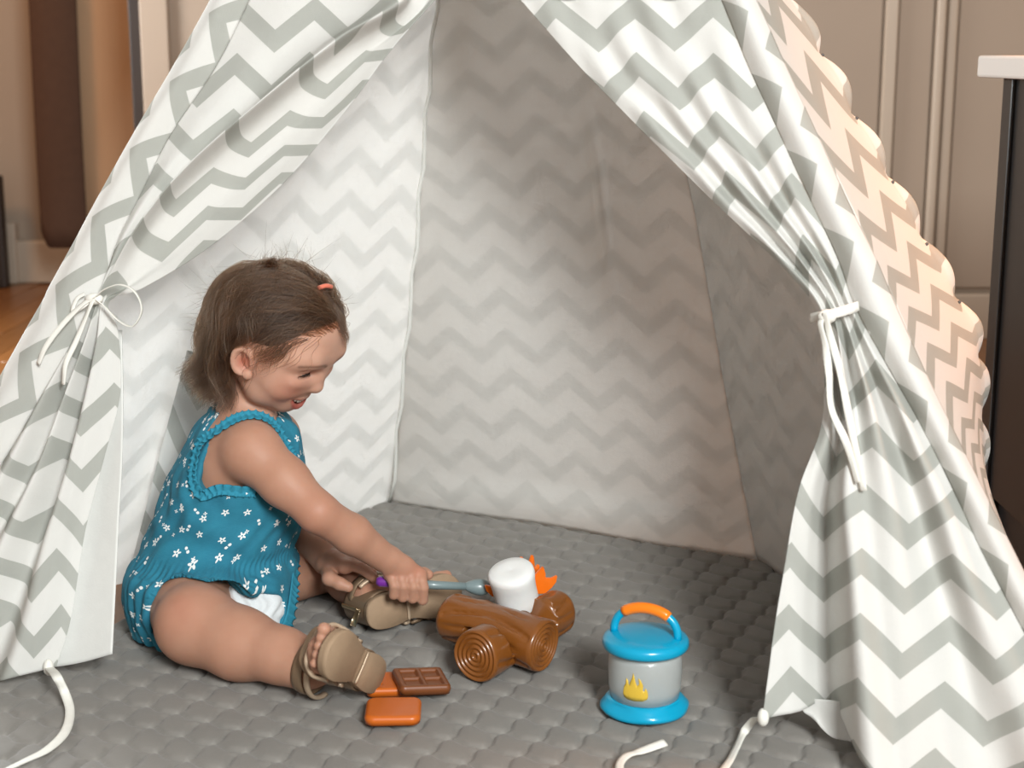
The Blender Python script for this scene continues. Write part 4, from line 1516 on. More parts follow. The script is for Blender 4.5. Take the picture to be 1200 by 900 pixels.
# far hand resting on the shin
hand2 = Field((-0.27, 1.80, 0.0), (-0.12, 2.02, 0.17), HV)
hand2.lo = B.lo + np.round((hand2.lo - B.lo) / HV) * HV
k2 = []
for q in range(4):
    y_ = 1.900 + q * .0135
    base_ = at(404 - q * 1.0, 664 - q * 2.0, y_)
    mid_ = at(424 - q * 2, 666 - q * 3.5, y_ - .008)
    tip_ = at(438 - q * 2, 677 - q * 5.0, y_ - .018)
    k2.append(base_)
    r = [.0076, .0076, .0072, .0066][q]
    hand2.chain([base_, (base_ + mid_) / 2 + arr(0, 0, .0025), mid_, tip_], [r * 1.12, r, r * .98, r * .84], k=.0010)
    hand2.chain([wrL + (base_ - at(403, 662, 1.920)) * .4, (wrL + base_) / 2 + arr(0, 0, .003), base_], [.0145, .0125, .0090], k=.006)
hand2.chain([wrL + arr(.006, -.014, -.006), at(386, 678, 1.890), at(398, 684, 1.884), at(408, 688, 1.882)], [.0120, .0092, .0080, .0068], k=.004)
merge_sub(hand2, .0010)

V, Q = B.surface()
# keep only the largest connected sheet out of the surface (no stray specks)
me = mesh_np('body', V, Q)
vn = B.grad(V)

# ---- skin tint: lips, brows, nails, flush of the cheeks, face lightened against shade
base = np.array(srgb(186, 140, 117)[:3])
colv = np.tile(base, (len(V), 1))


def paint(mask, col, amt):
    m = np.clip(mask, 0, 1)[:, None] * amt
    colv[:] = colv * (1 - m) + np.array(srgb(*col)[:3]) * m




def near(pts, r0, r1, rr=None):
    d = np.full(len(V), 9.0)
    rr = catmull(np.array(rr if rr is not None else [0.0] * len(pts)), len(pts) * 6)
    pts = catmull(np.array(pts), len(pts) * 6)
    sel = np.linalg.norm(V - pts.mean(0), axis=1) < 0.09
    sub = V[sel]
    dd = np.full(len(sub), 9.0)
    for p_, r_ in zip(pts, rr):
        dd = np.minimum(dd, np.linalg.norm(sub - p_, axis=1) - r_)
    d[sel] = dd
    return np.clip((r1 - d) / (r1 - r0), 0, 1)


paint(np.clip((.118 - np.linalg.norm(V - hp(.02, 0, 0), axis=1)) / .03, 0, 1), (206, 163, 142), 0.8)  # paler facial skin, lightened also to offset the shade on the face
for s in (-1, 1):
    ck = np.exp(-(np.linalg.norm(V - hp(.066, s * .036, -.018), axis=1) / .022) ** 2)
    paint(ck, (190, 116, 96), 0.5)
    brow = [surf(s * .0095, .0245), surf(s * .018, .0285), surf(s * .032, .0295), surf(s * .048, .0235)]
    paint(near(brow, .0006, .0034), (104, 70, 52), 0.75)
    eb = [surf(s * .016, EZ + .003), surf(s * .026, EZ + .005), surf(s * .037, EZ + .003)]
    paint(near(eb, .002, .007), (170, 112, 94), 0.25)
    er = np.exp(-(np.linalg.norm(V - hc_(.0045, s * .071, .003), axis=1) / .010) ** 2)
    paint(er, (178, 92, 72), 0.75)
paint(near(upl, .0005, .0016, upr), (164, 88, 78), 0.7)
paint(near(lol, .0006, .0020, lor), (162, 72, 66), 0.85)
cav = [mouth_pt(t, -.002, -.010) for t in np.linspace(-.85, .85, 9)]
paint(near(cav, .0056, .0072), (92, 28, 28), 0.9)
paint(near([hp(.078, -.007, -.0205), hp(.078, 0, -.0215), hp(.078, .007, -.0205)], .001, .004), (170, 100, 84), 0.5)
for p_ in (kneeR + arr(-.01, -.03, .03), elR):
    paint(np.exp(-(np.linalg.norm(V - p_, axis=1) / .026) ** 2), (184, 116, 94), 0.35)
for p_ in kn:
    paint(np.exp(-(np.linalg.norm(V - p_ - arr(0, -.004, .004), axis=1) / .010) ** 2), (190, 122, 100), 0.5)
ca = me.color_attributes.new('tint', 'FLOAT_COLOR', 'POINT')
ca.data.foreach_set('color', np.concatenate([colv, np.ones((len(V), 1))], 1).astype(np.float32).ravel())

k = NT('skin')
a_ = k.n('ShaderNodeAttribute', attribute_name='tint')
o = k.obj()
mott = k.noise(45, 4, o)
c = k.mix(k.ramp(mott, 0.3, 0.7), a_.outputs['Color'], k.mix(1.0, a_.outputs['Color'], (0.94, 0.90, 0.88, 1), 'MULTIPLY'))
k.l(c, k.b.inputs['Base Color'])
k.set(Roughness=0.52)
k.b.inputs['Specular IOR Level'].default_value = 0.35
k.b.inputs['Subsurface Weight'].default_value = 0.25
k.b.inputs['Subsurface Radius'].default_value = (0.009, 0.004, 0.002)
k.b.inputs['Subsurface Scale'].default_value = 1.0
k.bump(k.noise(900, 2, o), 0.08, 0.0005)
M['skin'] = k.m

person = empty('person', at(240, 745, 1.88) * arr(1, 1, 0), 'toddler in a blue floral romper sitting on the mat and holding a toy fork', 'person')
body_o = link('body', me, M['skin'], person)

# ---- eyes, teeth, lashes
k = NT('eyeball')
tc = k.n('ShaderNodeAttribute', attribute_name='iris')
f_ = tc.outputs['Fac']
c = k.mix(k.ramp(f_, 0.78, 0.80), srgb(226, 220, 214), srgb(66, 42, 28))
c = k.mix(k.ramp(f_, 0.925, 0.935), c, srgb(8, 6, 6))
k.l(c, k.b.inputs['Base Color'])
k.set(Roughness=0.08)
M['eye'] = k.m
M['lash'] = plain('dark_lashes', srgb(34, 24, 20), 0.7)
M['tooth'] = plastic('tooth_enamel', srgb(232, 226, 212), 0.25)
gaze = unit(HR @ arr(.86, -.10, -.50))
for s in (-1, 1):
    bm = bmesh.new()
    bmesh.ops.create_uvsphere(bm, u_segments=32, v_segments=24, radius=.0112)
    m_ = bm_mesh('eye', bm)
    c_ = hp(.0570, s * .0262, EZ - .0020)
    vv_ = np.array([v_.co[:] for v_ in m_.vertices])
    m_.attributes.new('iris', 'FLOAT', 'POINT').data.foreach_set('value', (vv_ @ gaze / .0112).astype(np.float32))
    m_.transform(Matrix.Translation(c_))
    link('eye', m_, M['eye'], person)
    lid = [hp(.0672, s * .0160, EZ - .0020), hp(.0698, s * .0205, EZ - .0006), hp(.0703, s * .0268, EZ - .0002), hp(.0680, s * .0330, EZ - .0012), hp(.0635, s * .0385, EZ - .0032)]
    tube('lash_line', lid, [.0005, .0009, .0011, .0011, .0006], M['lash'], person, 6, n=20)
    bm = bmesh.new()
    lc = catmull(np.array(lid), 22)
    for q in range(3, 22, 2):
        dv = unit(HR @ arr(.75, s * (.05 + .035 * q), -.42 + .006 * q))
        b_ = lc[q]
        tube_bm(bm, [b_, b_ + dv * .0022 + hu * -.0004, b_ + dv * .0044 + hu * .0005], [.00030, .00022, .00008], 4)
    link('eyelashes', bm_mesh('eyelashes', bm), M['lash'], person)
bm = bmesh.new()
for q in range(6):
    t = (-2.5 + q) * .25
    c_ = mouth_pt(t, .0012, -.0030)
    r = bmesh.ops.create_cube(bm, size=1)
    tt_ = unit(mouth_pt(t + .05) - mouth_pt(t - .05))
    nn_ = unit(np.cross(hu, tt_))
    w_ = .0042 if q in (2, 3) else .0036
    for v_ in r['verts']:
        z_ = v_.co.z
        v_.co = Vector(c_ + tt_ * v_.co.x * w_ + nn_ * v_.co.y * .0026 + hu * z_ * .0052)
bmesh.ops.bevel(bm, geom=bm.edges[:], offset=.0006, segments=2, affect='EDGES')
link('teeth', bm_mesh('teeth', bm), M['tooth'], person)

# ------------------------------------------------------------------ romper
rom = Field((-0.56, 1.70, -0.006), (-0.20, 2.06, 0.34), HV)
rows_ = [(476, 250, 312, 1.908, .040), (489, 238, 332, 1.910, .072), (502, 228, 347, 1.912, .088), (545, 204, 357, 1.912, .097), (600, 181, 354, 1.910, .099),
         (640, 168, 347, 1.908, .098), (648, 165, 346, 1.908, .098), (672, 156, 345, 1.905, .104), (700, 152, 343, 1.900, .106), (735, 154, 336, 1.897, .104)]
tab = []
for (py, xl, xr, cy, ry) in rows_:
    pl, pr = at(xl, py, cy), at(xr, py, cy)
    tab.append((pl[2], (pl[0] + pr[0]) / 2, (pr[0] - pl[0]) / 2, cy, ry))
tab = np.array(tab[::-1])
zz = np.linspace(tab[0, 0], tab[-1, 0], 120)
loft = np.stack([np.interp(zz, tab[:, 0], tab[:, q]) for q in range(1, 5)], 1)
ker = np.exp(-np.linspace(-2, 2, 15) ** 2); ker /= ker.sum()
loft = np.stack([np.convolve(np.pad(loft[:, q], 7, 'edge'), ker, 'valid') for q in range(4)], 1)
ztop = tab[-1, 0]


def torso_fn(X):
    z = X[..., 2]
    c = [np.interp(z, zz, loft[:, q]) for q in range(4)]
    dx, dy = (X[..., 0] - c[0]) / c[1], (X[..., 1] - c[2]) / c[3]
    k0 = np.sqrt(dx * dx + dy * dy)
    k1 = np.sqrt((dx / c[1]) ** 2 + (dy / c[3]) ** 2)
    d = k0 * (k0 - 1) / (k1 + 1e-6)
    return np.maximum(d, z - ztop)


rom.put(torso_fn, (-0.52, 1.78, -.01), (-0.24, 2.03, ztop + .02), .004)
# shorts on the near side, open round the raised thigh
cufdir = unit(arr(.42, -.90, -.02))
hipC = at(222, 694, 1.868)
cufC = at(246, 722, 1.800)
rom.ell(hipC + arr(.004, -.004, 0), (.082, .078, .072), k=.02)
rom.chain([hipC, cufC], [.074, .0655], k=.02)
rom.ell(at(318, 712, 1.86), (.026, .055, .045), k=.02)
# opening
rom.cap(cufC + arr(0, 0, -.008) + cufdir * -.010, cufC + arr(0, 0, -.008) + cufdir * .10, .0530, .080, k=.004, op='sub')
rom.ell(at(300, 722, 1.80), (.040, .050, .028), k=.006, op='sub')
rom.cap(hipR, kneeR, .0545, .0500, k=.003, op='sub')
# armholes
rom_whole = rom.a.copy()
ap = [(262, 574), (250, 577), (238, 582), (227, 566), (229, 545), (238, 521), (252, 512), (268, 507), (284, 504), (300, 503), (315, 506), (327, 513), (336, 525), (343, 537)]
hole = np.array([(x + (6 if x < 262 else 0), y) for x, y in ap] + [(336, 556), (310, 572), (285, 576)], float)
ctr = hole.mean(0)
hole3 = np.array([at(x, y, 1.82) for x, y in hole])


def hole_fn(X):
    x, z = X[..., 0], X[..., 2]
    d2 = np.full(x.shape, 9.0, np.float32)
    ins = np.zeros(x.shape, bool)
    n_ = len(hole3)
    for i in range(n_):
        a_, b_ = hole3[i], hole3[(i + 1) % n_]
        ex_, ez_ = b_[0] - a_[0], b_[2] - a_[2]
        wx, wz = x - a_[0], z - a_[2]
        t_ = np.clip((wx * ex_ + wz * ez_) / (ex_ * ex_ + ez_ * ez_), 0, 1)
        d2 = np.minimum(d2, (wx - ex_ * t_) ** 2 + (wz - ez_ * t_) ** 2)
        c_ = (a_[2] > z) != (b_[2] > z)
        ins ^= c_ & (x < ex_ * (z - a_[2]) / (ez_ + 1e-12) + a_[0])
    d = np.sqrt(d2)
    return np.maximum(np.where(ins, -d, d), X[..., 1] - 1.895)


rom.put(hole_fn, (hole3[:, 0].min(), 1.74, hole3[:, 2].min()), (hole3[:, 0].max(), 1.895, hole3[:, 2].max()), .003, 'sub')
rom.cap(shR, elR, .0400, .034, k=.003, op='sub')
rom.cap(shL, elL, .0380, .032, k=.003, op='sub')
rom.ell(at(322, 512, 2.035), (.045, .03, .045), k=.004, op='sub')
# neck opening, and flat on the mat
rom.cap(neckb, hc_(-.022, 0, -.02), .040, .040, k=.004, op='sub')
sl, X = rom.block(LO, HI)
rom.a = np.maximum(rom.a, 0.003 - X[..., 2])
del X, sl
Vr, Qr = rom.surface()
nr_ = rom.grad(Vr)
cx_ = np.interp(Vr[:, 2], zz, loft[:, 0]); cy_ = np.interp(Vr[:, 2], zz, loft[:, 2])
th = np.arctan2(Vr[:, 0] - cx_, -(Vr[:, 1] - cy_))
Uu, Uv = th * .095, Vr[:, 2] * 1.12 + 0.15 * np.clip(-(Vr[:, 1] - 1.83), 0, .1)
zw = .100
env = np.exp(-((Vr[:, 2] - zw) / .010) ** 2)
nearleg = np.clip((1.84 - Vr[:, 1]) / .03, 0, 1) * (Vr[:, 2] < .09)
disp = env * ((.0009) * np.sin(Uu * 2 * PI / .0075 + 1.5 * np.sin(Vr[:, 2] * 90)) - .0035) + .0030 * np.exp(-((Vr[:, 2] - .078) / .012) ** 2)
disp += .0016 * np.sin(Uu * 62 + Uv * 46 + 1.8 * np.sin(Uv * 38)) * np.clip(Vr[:, 2] / .1, .3, 1) * (1 - env)
disp += .0012 * np.sin(Uu * 115 - Uv * 70 + 2.2 * np.sin(Uu * 33 + 1)) * (1 - env) + .0008 * np.sin(Uu * 210 + 3 * np.sin(Uv * 60))
dc = np.linalg.norm(np.cross(Vr - cufC, cufdir), axis=1)
al = (Vr - cufC) @ cufdir
disp += nearleg * .0016 * np.sin(al * 420 + 2 * np.sin(th * 5))
Vr = Vr + nr_ * disp[:, None]
Vr[:, 2] = np.maximum(Vr[:, 2], 0.002)


def romper_mat():
    k = NT('blue_floral_chambray')
    uv = k.uv()
    sc = k.n('ShaderNodeMapping')
    k.l(uv, sc.inputs[0])

    def motif(scale, rad, petals, depth, seed, keep):
        mp = k.n('ShaderNodeMapping')
        mp.inputs['Location'].default_value = (seed * 3.1, seed * 1.7, 0)
        k.l(uv, mp.inputs[0])
        v_ = k.n('ShaderNodeTexVoronoi', voronoi_dimensions='2D', feature='F1')
        v_.inputs['Scale'].default_value = scale
        v_.inputs['Randomness'].default_value = 0.62
        k.l(mp.outputs[0], v_.inputs['Vector'])
        sub = k.n('ShaderNodeVectorMath', operation='SUBTRACT')
        k.l(mp.outputs[0], sub.inputs[0])
        k.l(v_.outputs['Position'], sub.inputs[1])
        s_ = k.n('ShaderNodeSeparateXYZ')
        k.l(sub.outputs[0], s_.inputs[0])
        col = k.n('ShaderNodeSeparateColor')
        k.l(v_.outputs['Color'], col.inputs[0])
        ang = k.math('ADD', k.math('ARCTAN2', s_.outputs[1], s_.outputs[0]), k.math('MULTIPLY', col.outputs[0], 6.28))
        ln = k.n('ShaderNodeVectorMath', operation='LENGTH')
        k.l(sub.outputs[0], ln.inputs[0])
        R_ = k.math('MULTIPLY', k.math('ADD', k.math('MULTIPLY', k.math('COSINE', k.math('MULTIPLY', ang, petals)), depth), 1 - depth), rad)
        m = k.ramp(k.math('SUBTRACT', R_, ln.outputs['Value']), -.0002, .0002)
        on = k.math('GREATER_THAN', col.outputs[1], 1 - keep)
        hole = k.ramp(ln.outputs['Value'], rad * .16, rad * .24)
        return k.math('MULTIPLY', k.math('MULTIPLY', m, on), hole)
    f1 = motif(1 / .029, .0050, 5.0, .30, 1, .88)
    f2 = motif(1 / .026, .0048, 2.0, .55, 2, .55)
    f3 = motif(1 / .030, .0027, 4.0, .35, 3, .6)
    fl = k.math('MAXIMUM', k.math('MAXIMUM', f1, f2), f3)
    big = k.noise(26, 4, uv)
    wv = k.noise(1500, 2, uv)
    mp2 = k.n('ShaderNodeMapping')
    mp2.inputs['Scale'].default_value = (160, 1400, 1)
    k.l(uv, mp2.inputs[0])
    slub = k.noise(1, 2, mp2.outputs[0])
    c = k.mix(k.ramp(big, .3, .72), srgb(12, 90, 118), srgb(28, 118, 145))
    c = k.mix(k.math('MULTIPLY', k.math('ADD', wv, slub), .22), c, srgb(90, 168, 186))
    c = k.mix(fl, c, srgb(236, 238, 236))
    k.l(c, k.b.inputs['Base Color'])
    k.set(Roughness=.85)
    k.b.inputs['Specular IOR Level'].default_value = .2
    k.b.inputs['Sheen Weight'].default_value = .03
    k.bump(k.math('ADD', wv, k.math('MULTIPLY', k.noise(120, 4, uv), 1.5)), .35, .0012)
    return k.m


M['romper'] = romper_mat()
me = mesh_np('romper', Vr, Qr)
uvl = me.uv_layers.new(name='UVMap')
li = np.empty(len(me.loops), np.int32)
me.loops.foreach_get('vertex_index', li)
uvl.data.foreach_set('uv', np.stack([Uu, Uv], 1)[li].astype(np.float32).ravel())
romper = link('romper', me, M['romper'], person, label='blue romper with small white flowers')

M['trim_blue'] = plain('blue_romper_edge', srgb(54, 142, 168), .85, .10, 300, .3, .2)


def surface_at(px, py, y0=1.70, y1=2.0):
    ys = np.linspace(y0, y1, 400)
    P_ = np.array([at(px, py, y) for y in ys])
    s_ = rom.sample(P_)
    return P_[int(np.argmax(s_ < 0.0))] if (s_ < 0).any() else at(px, py, 1.86)


def ruffle(path, width, wave, amp, out_amt=.5, side=1.0, n=260):
    c = catmull(np.array(path), n)
    N = rom.grad(c, .006)
    for _ in range(4):
        c = c + np.clip(.0035 - B.sample(c), 0, .01)[:, None] * B.grad(c, .004)
    c = np.stack([np.convolve(np.pad(c[:, q], 8, 'edge'), np.ones(17) / 17, 'valid') for q in range(3)], 1)
    T = np.gradient(c, axis=0); T /= np.linalg.norm(T, axis=1)[:, None]
    O = np.cross(T, N) * side
    s_ = np.concatenate([[0], np.cumsum(np.linalg.norm(np.diff(c, axis=0), axis=1))])
    m = 7
    P = np.zeros((n, m, 3))
    ph = 2 * PI * s_ / wave + 1.2 * np.sin(s_ * 130)
    for q in range(m):
        t = q / (m - 1)
        P[:, q] = c + O * (width * (t - .25))[..., None] if False else c + O * (width * (t - .25)) + N * (.002 + out_amt * width * t + amp * t * np.sin(ph)[:, None]) + T * (amp * .7 * t * np.cos(ph)[:, None])
    UV = np.stack(np.broadcast_arrays(s_[:, None], np.linspace(0, width, m)[None, :]), -1)
    o = cloth('ruffle', P, UV, [M['trim_blue'], M['trim_blue']], romper, N.mean(0), .0012)
    return o


rom.a, rom_cut = rom_whole, rom.a
arm_path = [surface_at(*q, 1.77, 1.9) for q in [(302, 574), (284, 577)] + ap]
ruffle(arm_path, .0105, .0085, .0021, .35, 1.0)
ruffle(arm_path, .0070, .0072, .0018, .50, -1.0)
rom.a = rom_cut
hem = [(345, 655), (343, 672), (341, 690), (339, 705), (336, 722), (330, 738)]
ruffle([surface_at(*q, 1.75, 2.0) for q in hem], .020, .0110, .0018, .15, -1.0, 140)
# rolled cuff round the leg opening
cuff = []
e1 = unit(np.cross(cufdir, [0, 0, 1])); e2 = np.cross(e1, cufdir)
for q in range(40):
    a_ = 2 * PI * q / 40
    dd = math.cos(a_) * e1 + math.sin(a_) * e2
    best = cufC
    for r_ in np.linspace(.05, .11, 50):
        for al_ in (.03, .02, .01, 0., -.01):
            p_ = cufC + dd * r_ + cufdir * al_
            if rom.sample(p_[None])[0] < 0:
                best = p_
                break
        else:
            continue
        break
    cuff.append(best)
# diaper showing in the leg opening
M['diaper'] = plain('white_diaper', srgb(226, 230, 232), .8, .04, 60, .3, .2)
dia = Field((-.36, 1.74, .0), (-.20, 1.92, .12), HV)
dia.ell(at(292, 708, 1.845), (.044, .040, .034), k=.01)
dia.ell(at(310, 722, 1.835), (.022, .03, .024), k=.012)
Vd, Qd = dia.surface()
nd = dia.grad(Vd)
Vd = Vd + nd * (.0012 * np.sin(Vd[:, 0] * 420 + 2 * np.sin(Vd[:, 2] * 200)))[:, None]
link('diaper', mesh_np('diaper', Vd, Qd), M['diaper'], person, label='white diaper showing at the leg opening')

# ------------------------------------------------------------------ sandals
M['sole'] = plain('tan_rubber_sole', srgb(164, 138, 112), .75, .06, 60, .2, .3)
M['leather'] = plain('bronze_leather', srgb(146, 122, 98), .38, .08, 90, .15, .5, metal=.35)
M['leather_light'] = plain('pale_gold_leather', srgb(196, 172, 146), .4, .05, 90, .1, .5, metal=.25)
M['zip'] = plain('gold_zip_metal', srgb(214, 188, 150), .3, .05, 60, metal=.9)


def make_sandal(ft):
    p = ft.p
    prof = [(-.0255, 0), (-.0245, .008), (-.021, .0145), (-.012, .0200), (.008, .0220), (.030, .0195), (.044, .0190), (.060, .0235), (.082, .0280), (.098, .0265), (.110, .0190), (.1165, .009), (.1185, 0)]
    c = catmull(np.array(prof), 40)
    out = np.concatenate([c, c[-2:0:-1] * [1, -1]])
    n = len(out)
    V, F = [], []
    lay = [(.986, -.0005), (1.0, -.003), (1.0, -.006), (1.012, -.0075), (1.012, -.0115), (.985, -.0130)]
    for (sc, z) in lay:
        for (x, y) in out:
            V.append(p(.046 + (x - .046) * sc, y * sc, z + (0.0016 if z < -.011 and .026 < x < .044 else 0)))
    for i in range(len(lay) - 1):
        for q in range(n):
            F.append((i * n + q, i * n + (q + 1) % n, (i + 1) * n + (q + 1) % n, (i + 1) * n + q))
    for base_, z in ((0, lay[0][1]), ((len(lay) - 1) * n, lay[-1][1])):
        half = len(c)
        for q in range(half - 1):
            a0, a1 = base_ + q, base_ + q + 1
            b0, b1 = base_ + (n - q) % n, base_ + (n - q - 1) % n
            F.append((a0, a1, b1, b0))
    me = mesh_np('sandal', V, [f for f in F])
    bm = bmesh.new(); bm.from_mesh(me)
    bmesh.ops.remove_doubles(bm, verts=bm.verts, dist=1e-6)
    bmesh.ops.recalc_face_normals(bm, faces=bm.faces)
    bm.to_mesh(me); bm.free()
    so = link('sandal', me, M['sole'], person, smooth=False, label='tan sole with bronze straps')
    # instep ridge across the underside
    ribbon('sole_ridge', [p(.034, -.0185, -.0132), p(.034, 0, -.0136), p(.034, .0185, -.0132)], .004, M['leather_light'], so, ft.f, .0014, 12)

    def band(x, wd, hh, lean, mat, half=.024, name='strap', tilt=.0):
        pts = [p(x - lean, -half, -.001), p(x - lean * .5, -half * 1.04, hh * .5), p(x, -half * .62, hh * .93), p(x, 0, hh), p(x, half * .62, hh * .93), p(x - lean * .5, half * 1.04, hh * .5), p(x - lean, half, -.001)]
        return ribbon(name, pts, wd, mat, so, ft.f - ft.n * tilt, .0028, 40)
    band(.078, .009, .031, .004, M['leather_light'], .0285, tilt=.8)
    band(.060, .018, .043, .006, M['leather'], .0270, tilt=1.2)
    band(.040, .008, .052, .002, M['leather_light'], .0260, tilt=1.0)
    # heel counter with the ankle strap
    nn, mm = 40, 12
    P = np.zeros((mm, nn, 3)); UV = np.zeros((mm, nn, 2))
    for i in range(mm):
        t = i / (mm - 1)
        for q in range(nn):
            a_ = math.radians(-128 + 256 * q / (nn - 1))
            rx, ry = .0255 + .0010 * math.sin(t * PI), .0245 + .002 * t
            P[i, q] = p(.003 - rx * math.cos(a_), ry * math.sin(a_), -.001 + t * (.050 + .006 * math.cos(a_)))
            UV[i, q] = (q * .002, i * .004)
    cloth('heel_counter', P, UV, [M['leather'], M['leather']], so, -ft.f, .0024)
    ax_ = unit(ft.ank - ft.knee)
    rc = ft.ank + ax_ * (.010 if ft is FRt else -.004)
    q1 = unit(ft.f - ax_ * np.dot(ft.f, ax_)); q2 = np.cross(ax_, q1)
    ring = [rc + .0305 * (math.cos(a_) * q1 + math.sin(a_) * q2) for a_ in np.linspace(-PI, PI, 25)]
    ribbon('ankle_strap', ring, .014, M['leather'], so, ax_, .0028, 60)
    ring = [rc + ax_ * .016 + .0315 * (math.cos(a_) * q1 * 1.05 + math.sin(a_) * q2) for a_ in np.linspace(-PI * .75, PI * .75, 25)]
    ribbon('ankle_strap', ring, .007, M['leather_light'], so, ax_, .0030, 60)
    # zip down the back of the heel
    zp = [p(-.0262, .004, .050), p(-.0266, .004, .030), p(-.0262, .004, .006)]
    ribbon('zip', zp, .005, M['zip'], so, ft.w, .0016, 20)
    return so


sR = make_sandal(FRt)
sL = make_sandal(FLt)
zq = FLt.p(-.0275, .006, .008)
bm = bmesh.new()
bmesh.ops.create_cube(bm, size=1)
zd = unit(at(411, 741, 1.868) - zq)
zs_ = unit(np.cross(zd, [0, 1, 0]))
zn = np.cross(zd, zs_)
for v_ in bm.verts:
    q = np.array(v_.co)
    v_.co = Vector(zq + zd * (.012 + q[0] * .024) + zs_ * q[1] * (.0065 if q[0] > 0 else .0045) + zn * q[2] * .0018)
bmesh.ops.bevel(bm, geom=bm.edges[:], offset=.0006, segments=2, affect='EDGES')
link('zip_pull', bm_mesh('zip_pull', bm), M['zip'], sL, label='gold zip pull')
for q in range(3):
    c_ = FLt.p(.004 + q * .007, -.0262, .052 + .002 * q)
    bm = bmesh.new()
    bmesh.ops.create_uvsphere(bm, u_segments=10, v_segments=8, radius=.0018)
    m_ = bm_mesh('stud', bm); m_.transform(Matrix.Translation(c_))
    link('stud', m_, M['zip'], sL)

# ------------------------------------------------------------------ hair
k = NT('brown_hair_cap')
k.l(k.mix(k.noise(120, 4, k.obj()), srgb(58, 41, 32), srgb(84, 62, 48)), k.b.inputs['Base Color'])
k.set(Roughness=.7)
M['hair_cap'] = k.m
CC, CRr = arr(-.0010, 0, .031), arr(.0800, .0705, .072)


def hairline(x, y):
    """lowest head height that carries hair, for a point at x (forward)"""
    ax = np.array([-.09, -.05, -.02, -.010, .002, .012, .030, .044, .060, .076, .10])
    az = np.array([-.040, -.042, -.034, .004, .027, .028, .030, .040, .054, .064, .066])
    return np.interp(x, ax, az)


cap_f = Field((HO - .125).tolist(), (HO + arr(.13, .125, .145)).tolist(), .002)
cap_f.ell(HO + HC @ CC, CRr + .0008, HC, k=.001)
cap_f.ell(hc_(.036, 0, .043), (.0418, .0528, .0428), HC, k=.02)
sl, X = cap_f.block(cap_f.lo, cap_f.lo + cap_f.n * cap_f.h)
Lc_ = (X - HO) @ HC
cap_f.a = np.maximum(cap_f.a, (hairline(Lc_[..., 0], Lc_[..., 1]) + np.interp(Lc_[..., 0], [-.02, .0, .036, .06], [.011, .003, .005, .011]) - Lc_[..., 2]) * .8).astype(np.float32)
Vh, Qh = cap_f.surface()
hair_cap = link('hair', mesh_np('hair', Vh, Qh), M['hair_cap'], person, label='brown hair swept back to the nape')

NS, NP = 15000, 20
r3 = np.random.default_rng(11)
dirs = r3.normal(size=(60000, 3)); dirs /= np.linalg.norm(dirs, axis=1)[:, None]
roots = CC + dirs * (CRr + .0015)
roots[:, 0] = np.where(roots[:, 0] > .05, roots[:, 0] + .003, roots[:, 0])
ok = roots[:, 2] > hairline(roots[:, 0], roots[:, 1]) + r3.normal(size=len(roots)) * np.where(roots[:, 0] > .030, .0016, .0045)
# the parting is bare: a thin line running back from the forehead, a little left of the middle
part_y = .012
ok &= ~((np.abs(roots[:, 1] - part_y) < .0022) & (roots[:, 0] > .012) & (roots[:, 2] > .05))
roots = roots[ok][:NS]
N_ = len(roots)
for _ in range(6):
    w_ = HO + roots @ HC.T
    roots = roots + np.clip(.0012 - B.sample(w_), 0, .004)[:, None] * (B.grad(w_) @ HC)
pos = np.zeros((N_, NP, 3))
pos[:, 0] = roots
gx = r3.uniform(0, 6.28, (N_, 3))
clump = np.round(roots / .012) * .012
cph = np.sin(clump @ arr(310, 170, 230)) * 3.0
rnd = r3.uniform(0, 1, N_)
frontal = (roots[:, 0] > .028) & (roots[:, 2] > .060)
topz = np.clip((roots[:, 2] - .06) / .04, 0, 1)
temple = np.clip((roots[:, 0] - .010) / .03, 0, 1) * (1 - topz)
sgn = np.where(roots[:, 1] > part_y, 1.0, -1.0)
L = np.clip((roots[:, 2] + .064) * 1.02 + .022, .040, .168) * r3.uniform(.82, 1.05, N_)
L = np.where(temple > .5, .062 * r3.uniform(.7, 1.15, N_), L)
L = np.where(frontal, .105 * r3.uniform(.7, 1.1, N_), L)
step = L / (NP - 1)
lift = .0016 + .0085 * rnd ** 1.4 + .0025 * np.sin(cph)
Rinv = HC.T
gdown = Rinv @ arr(0, 0, -1)
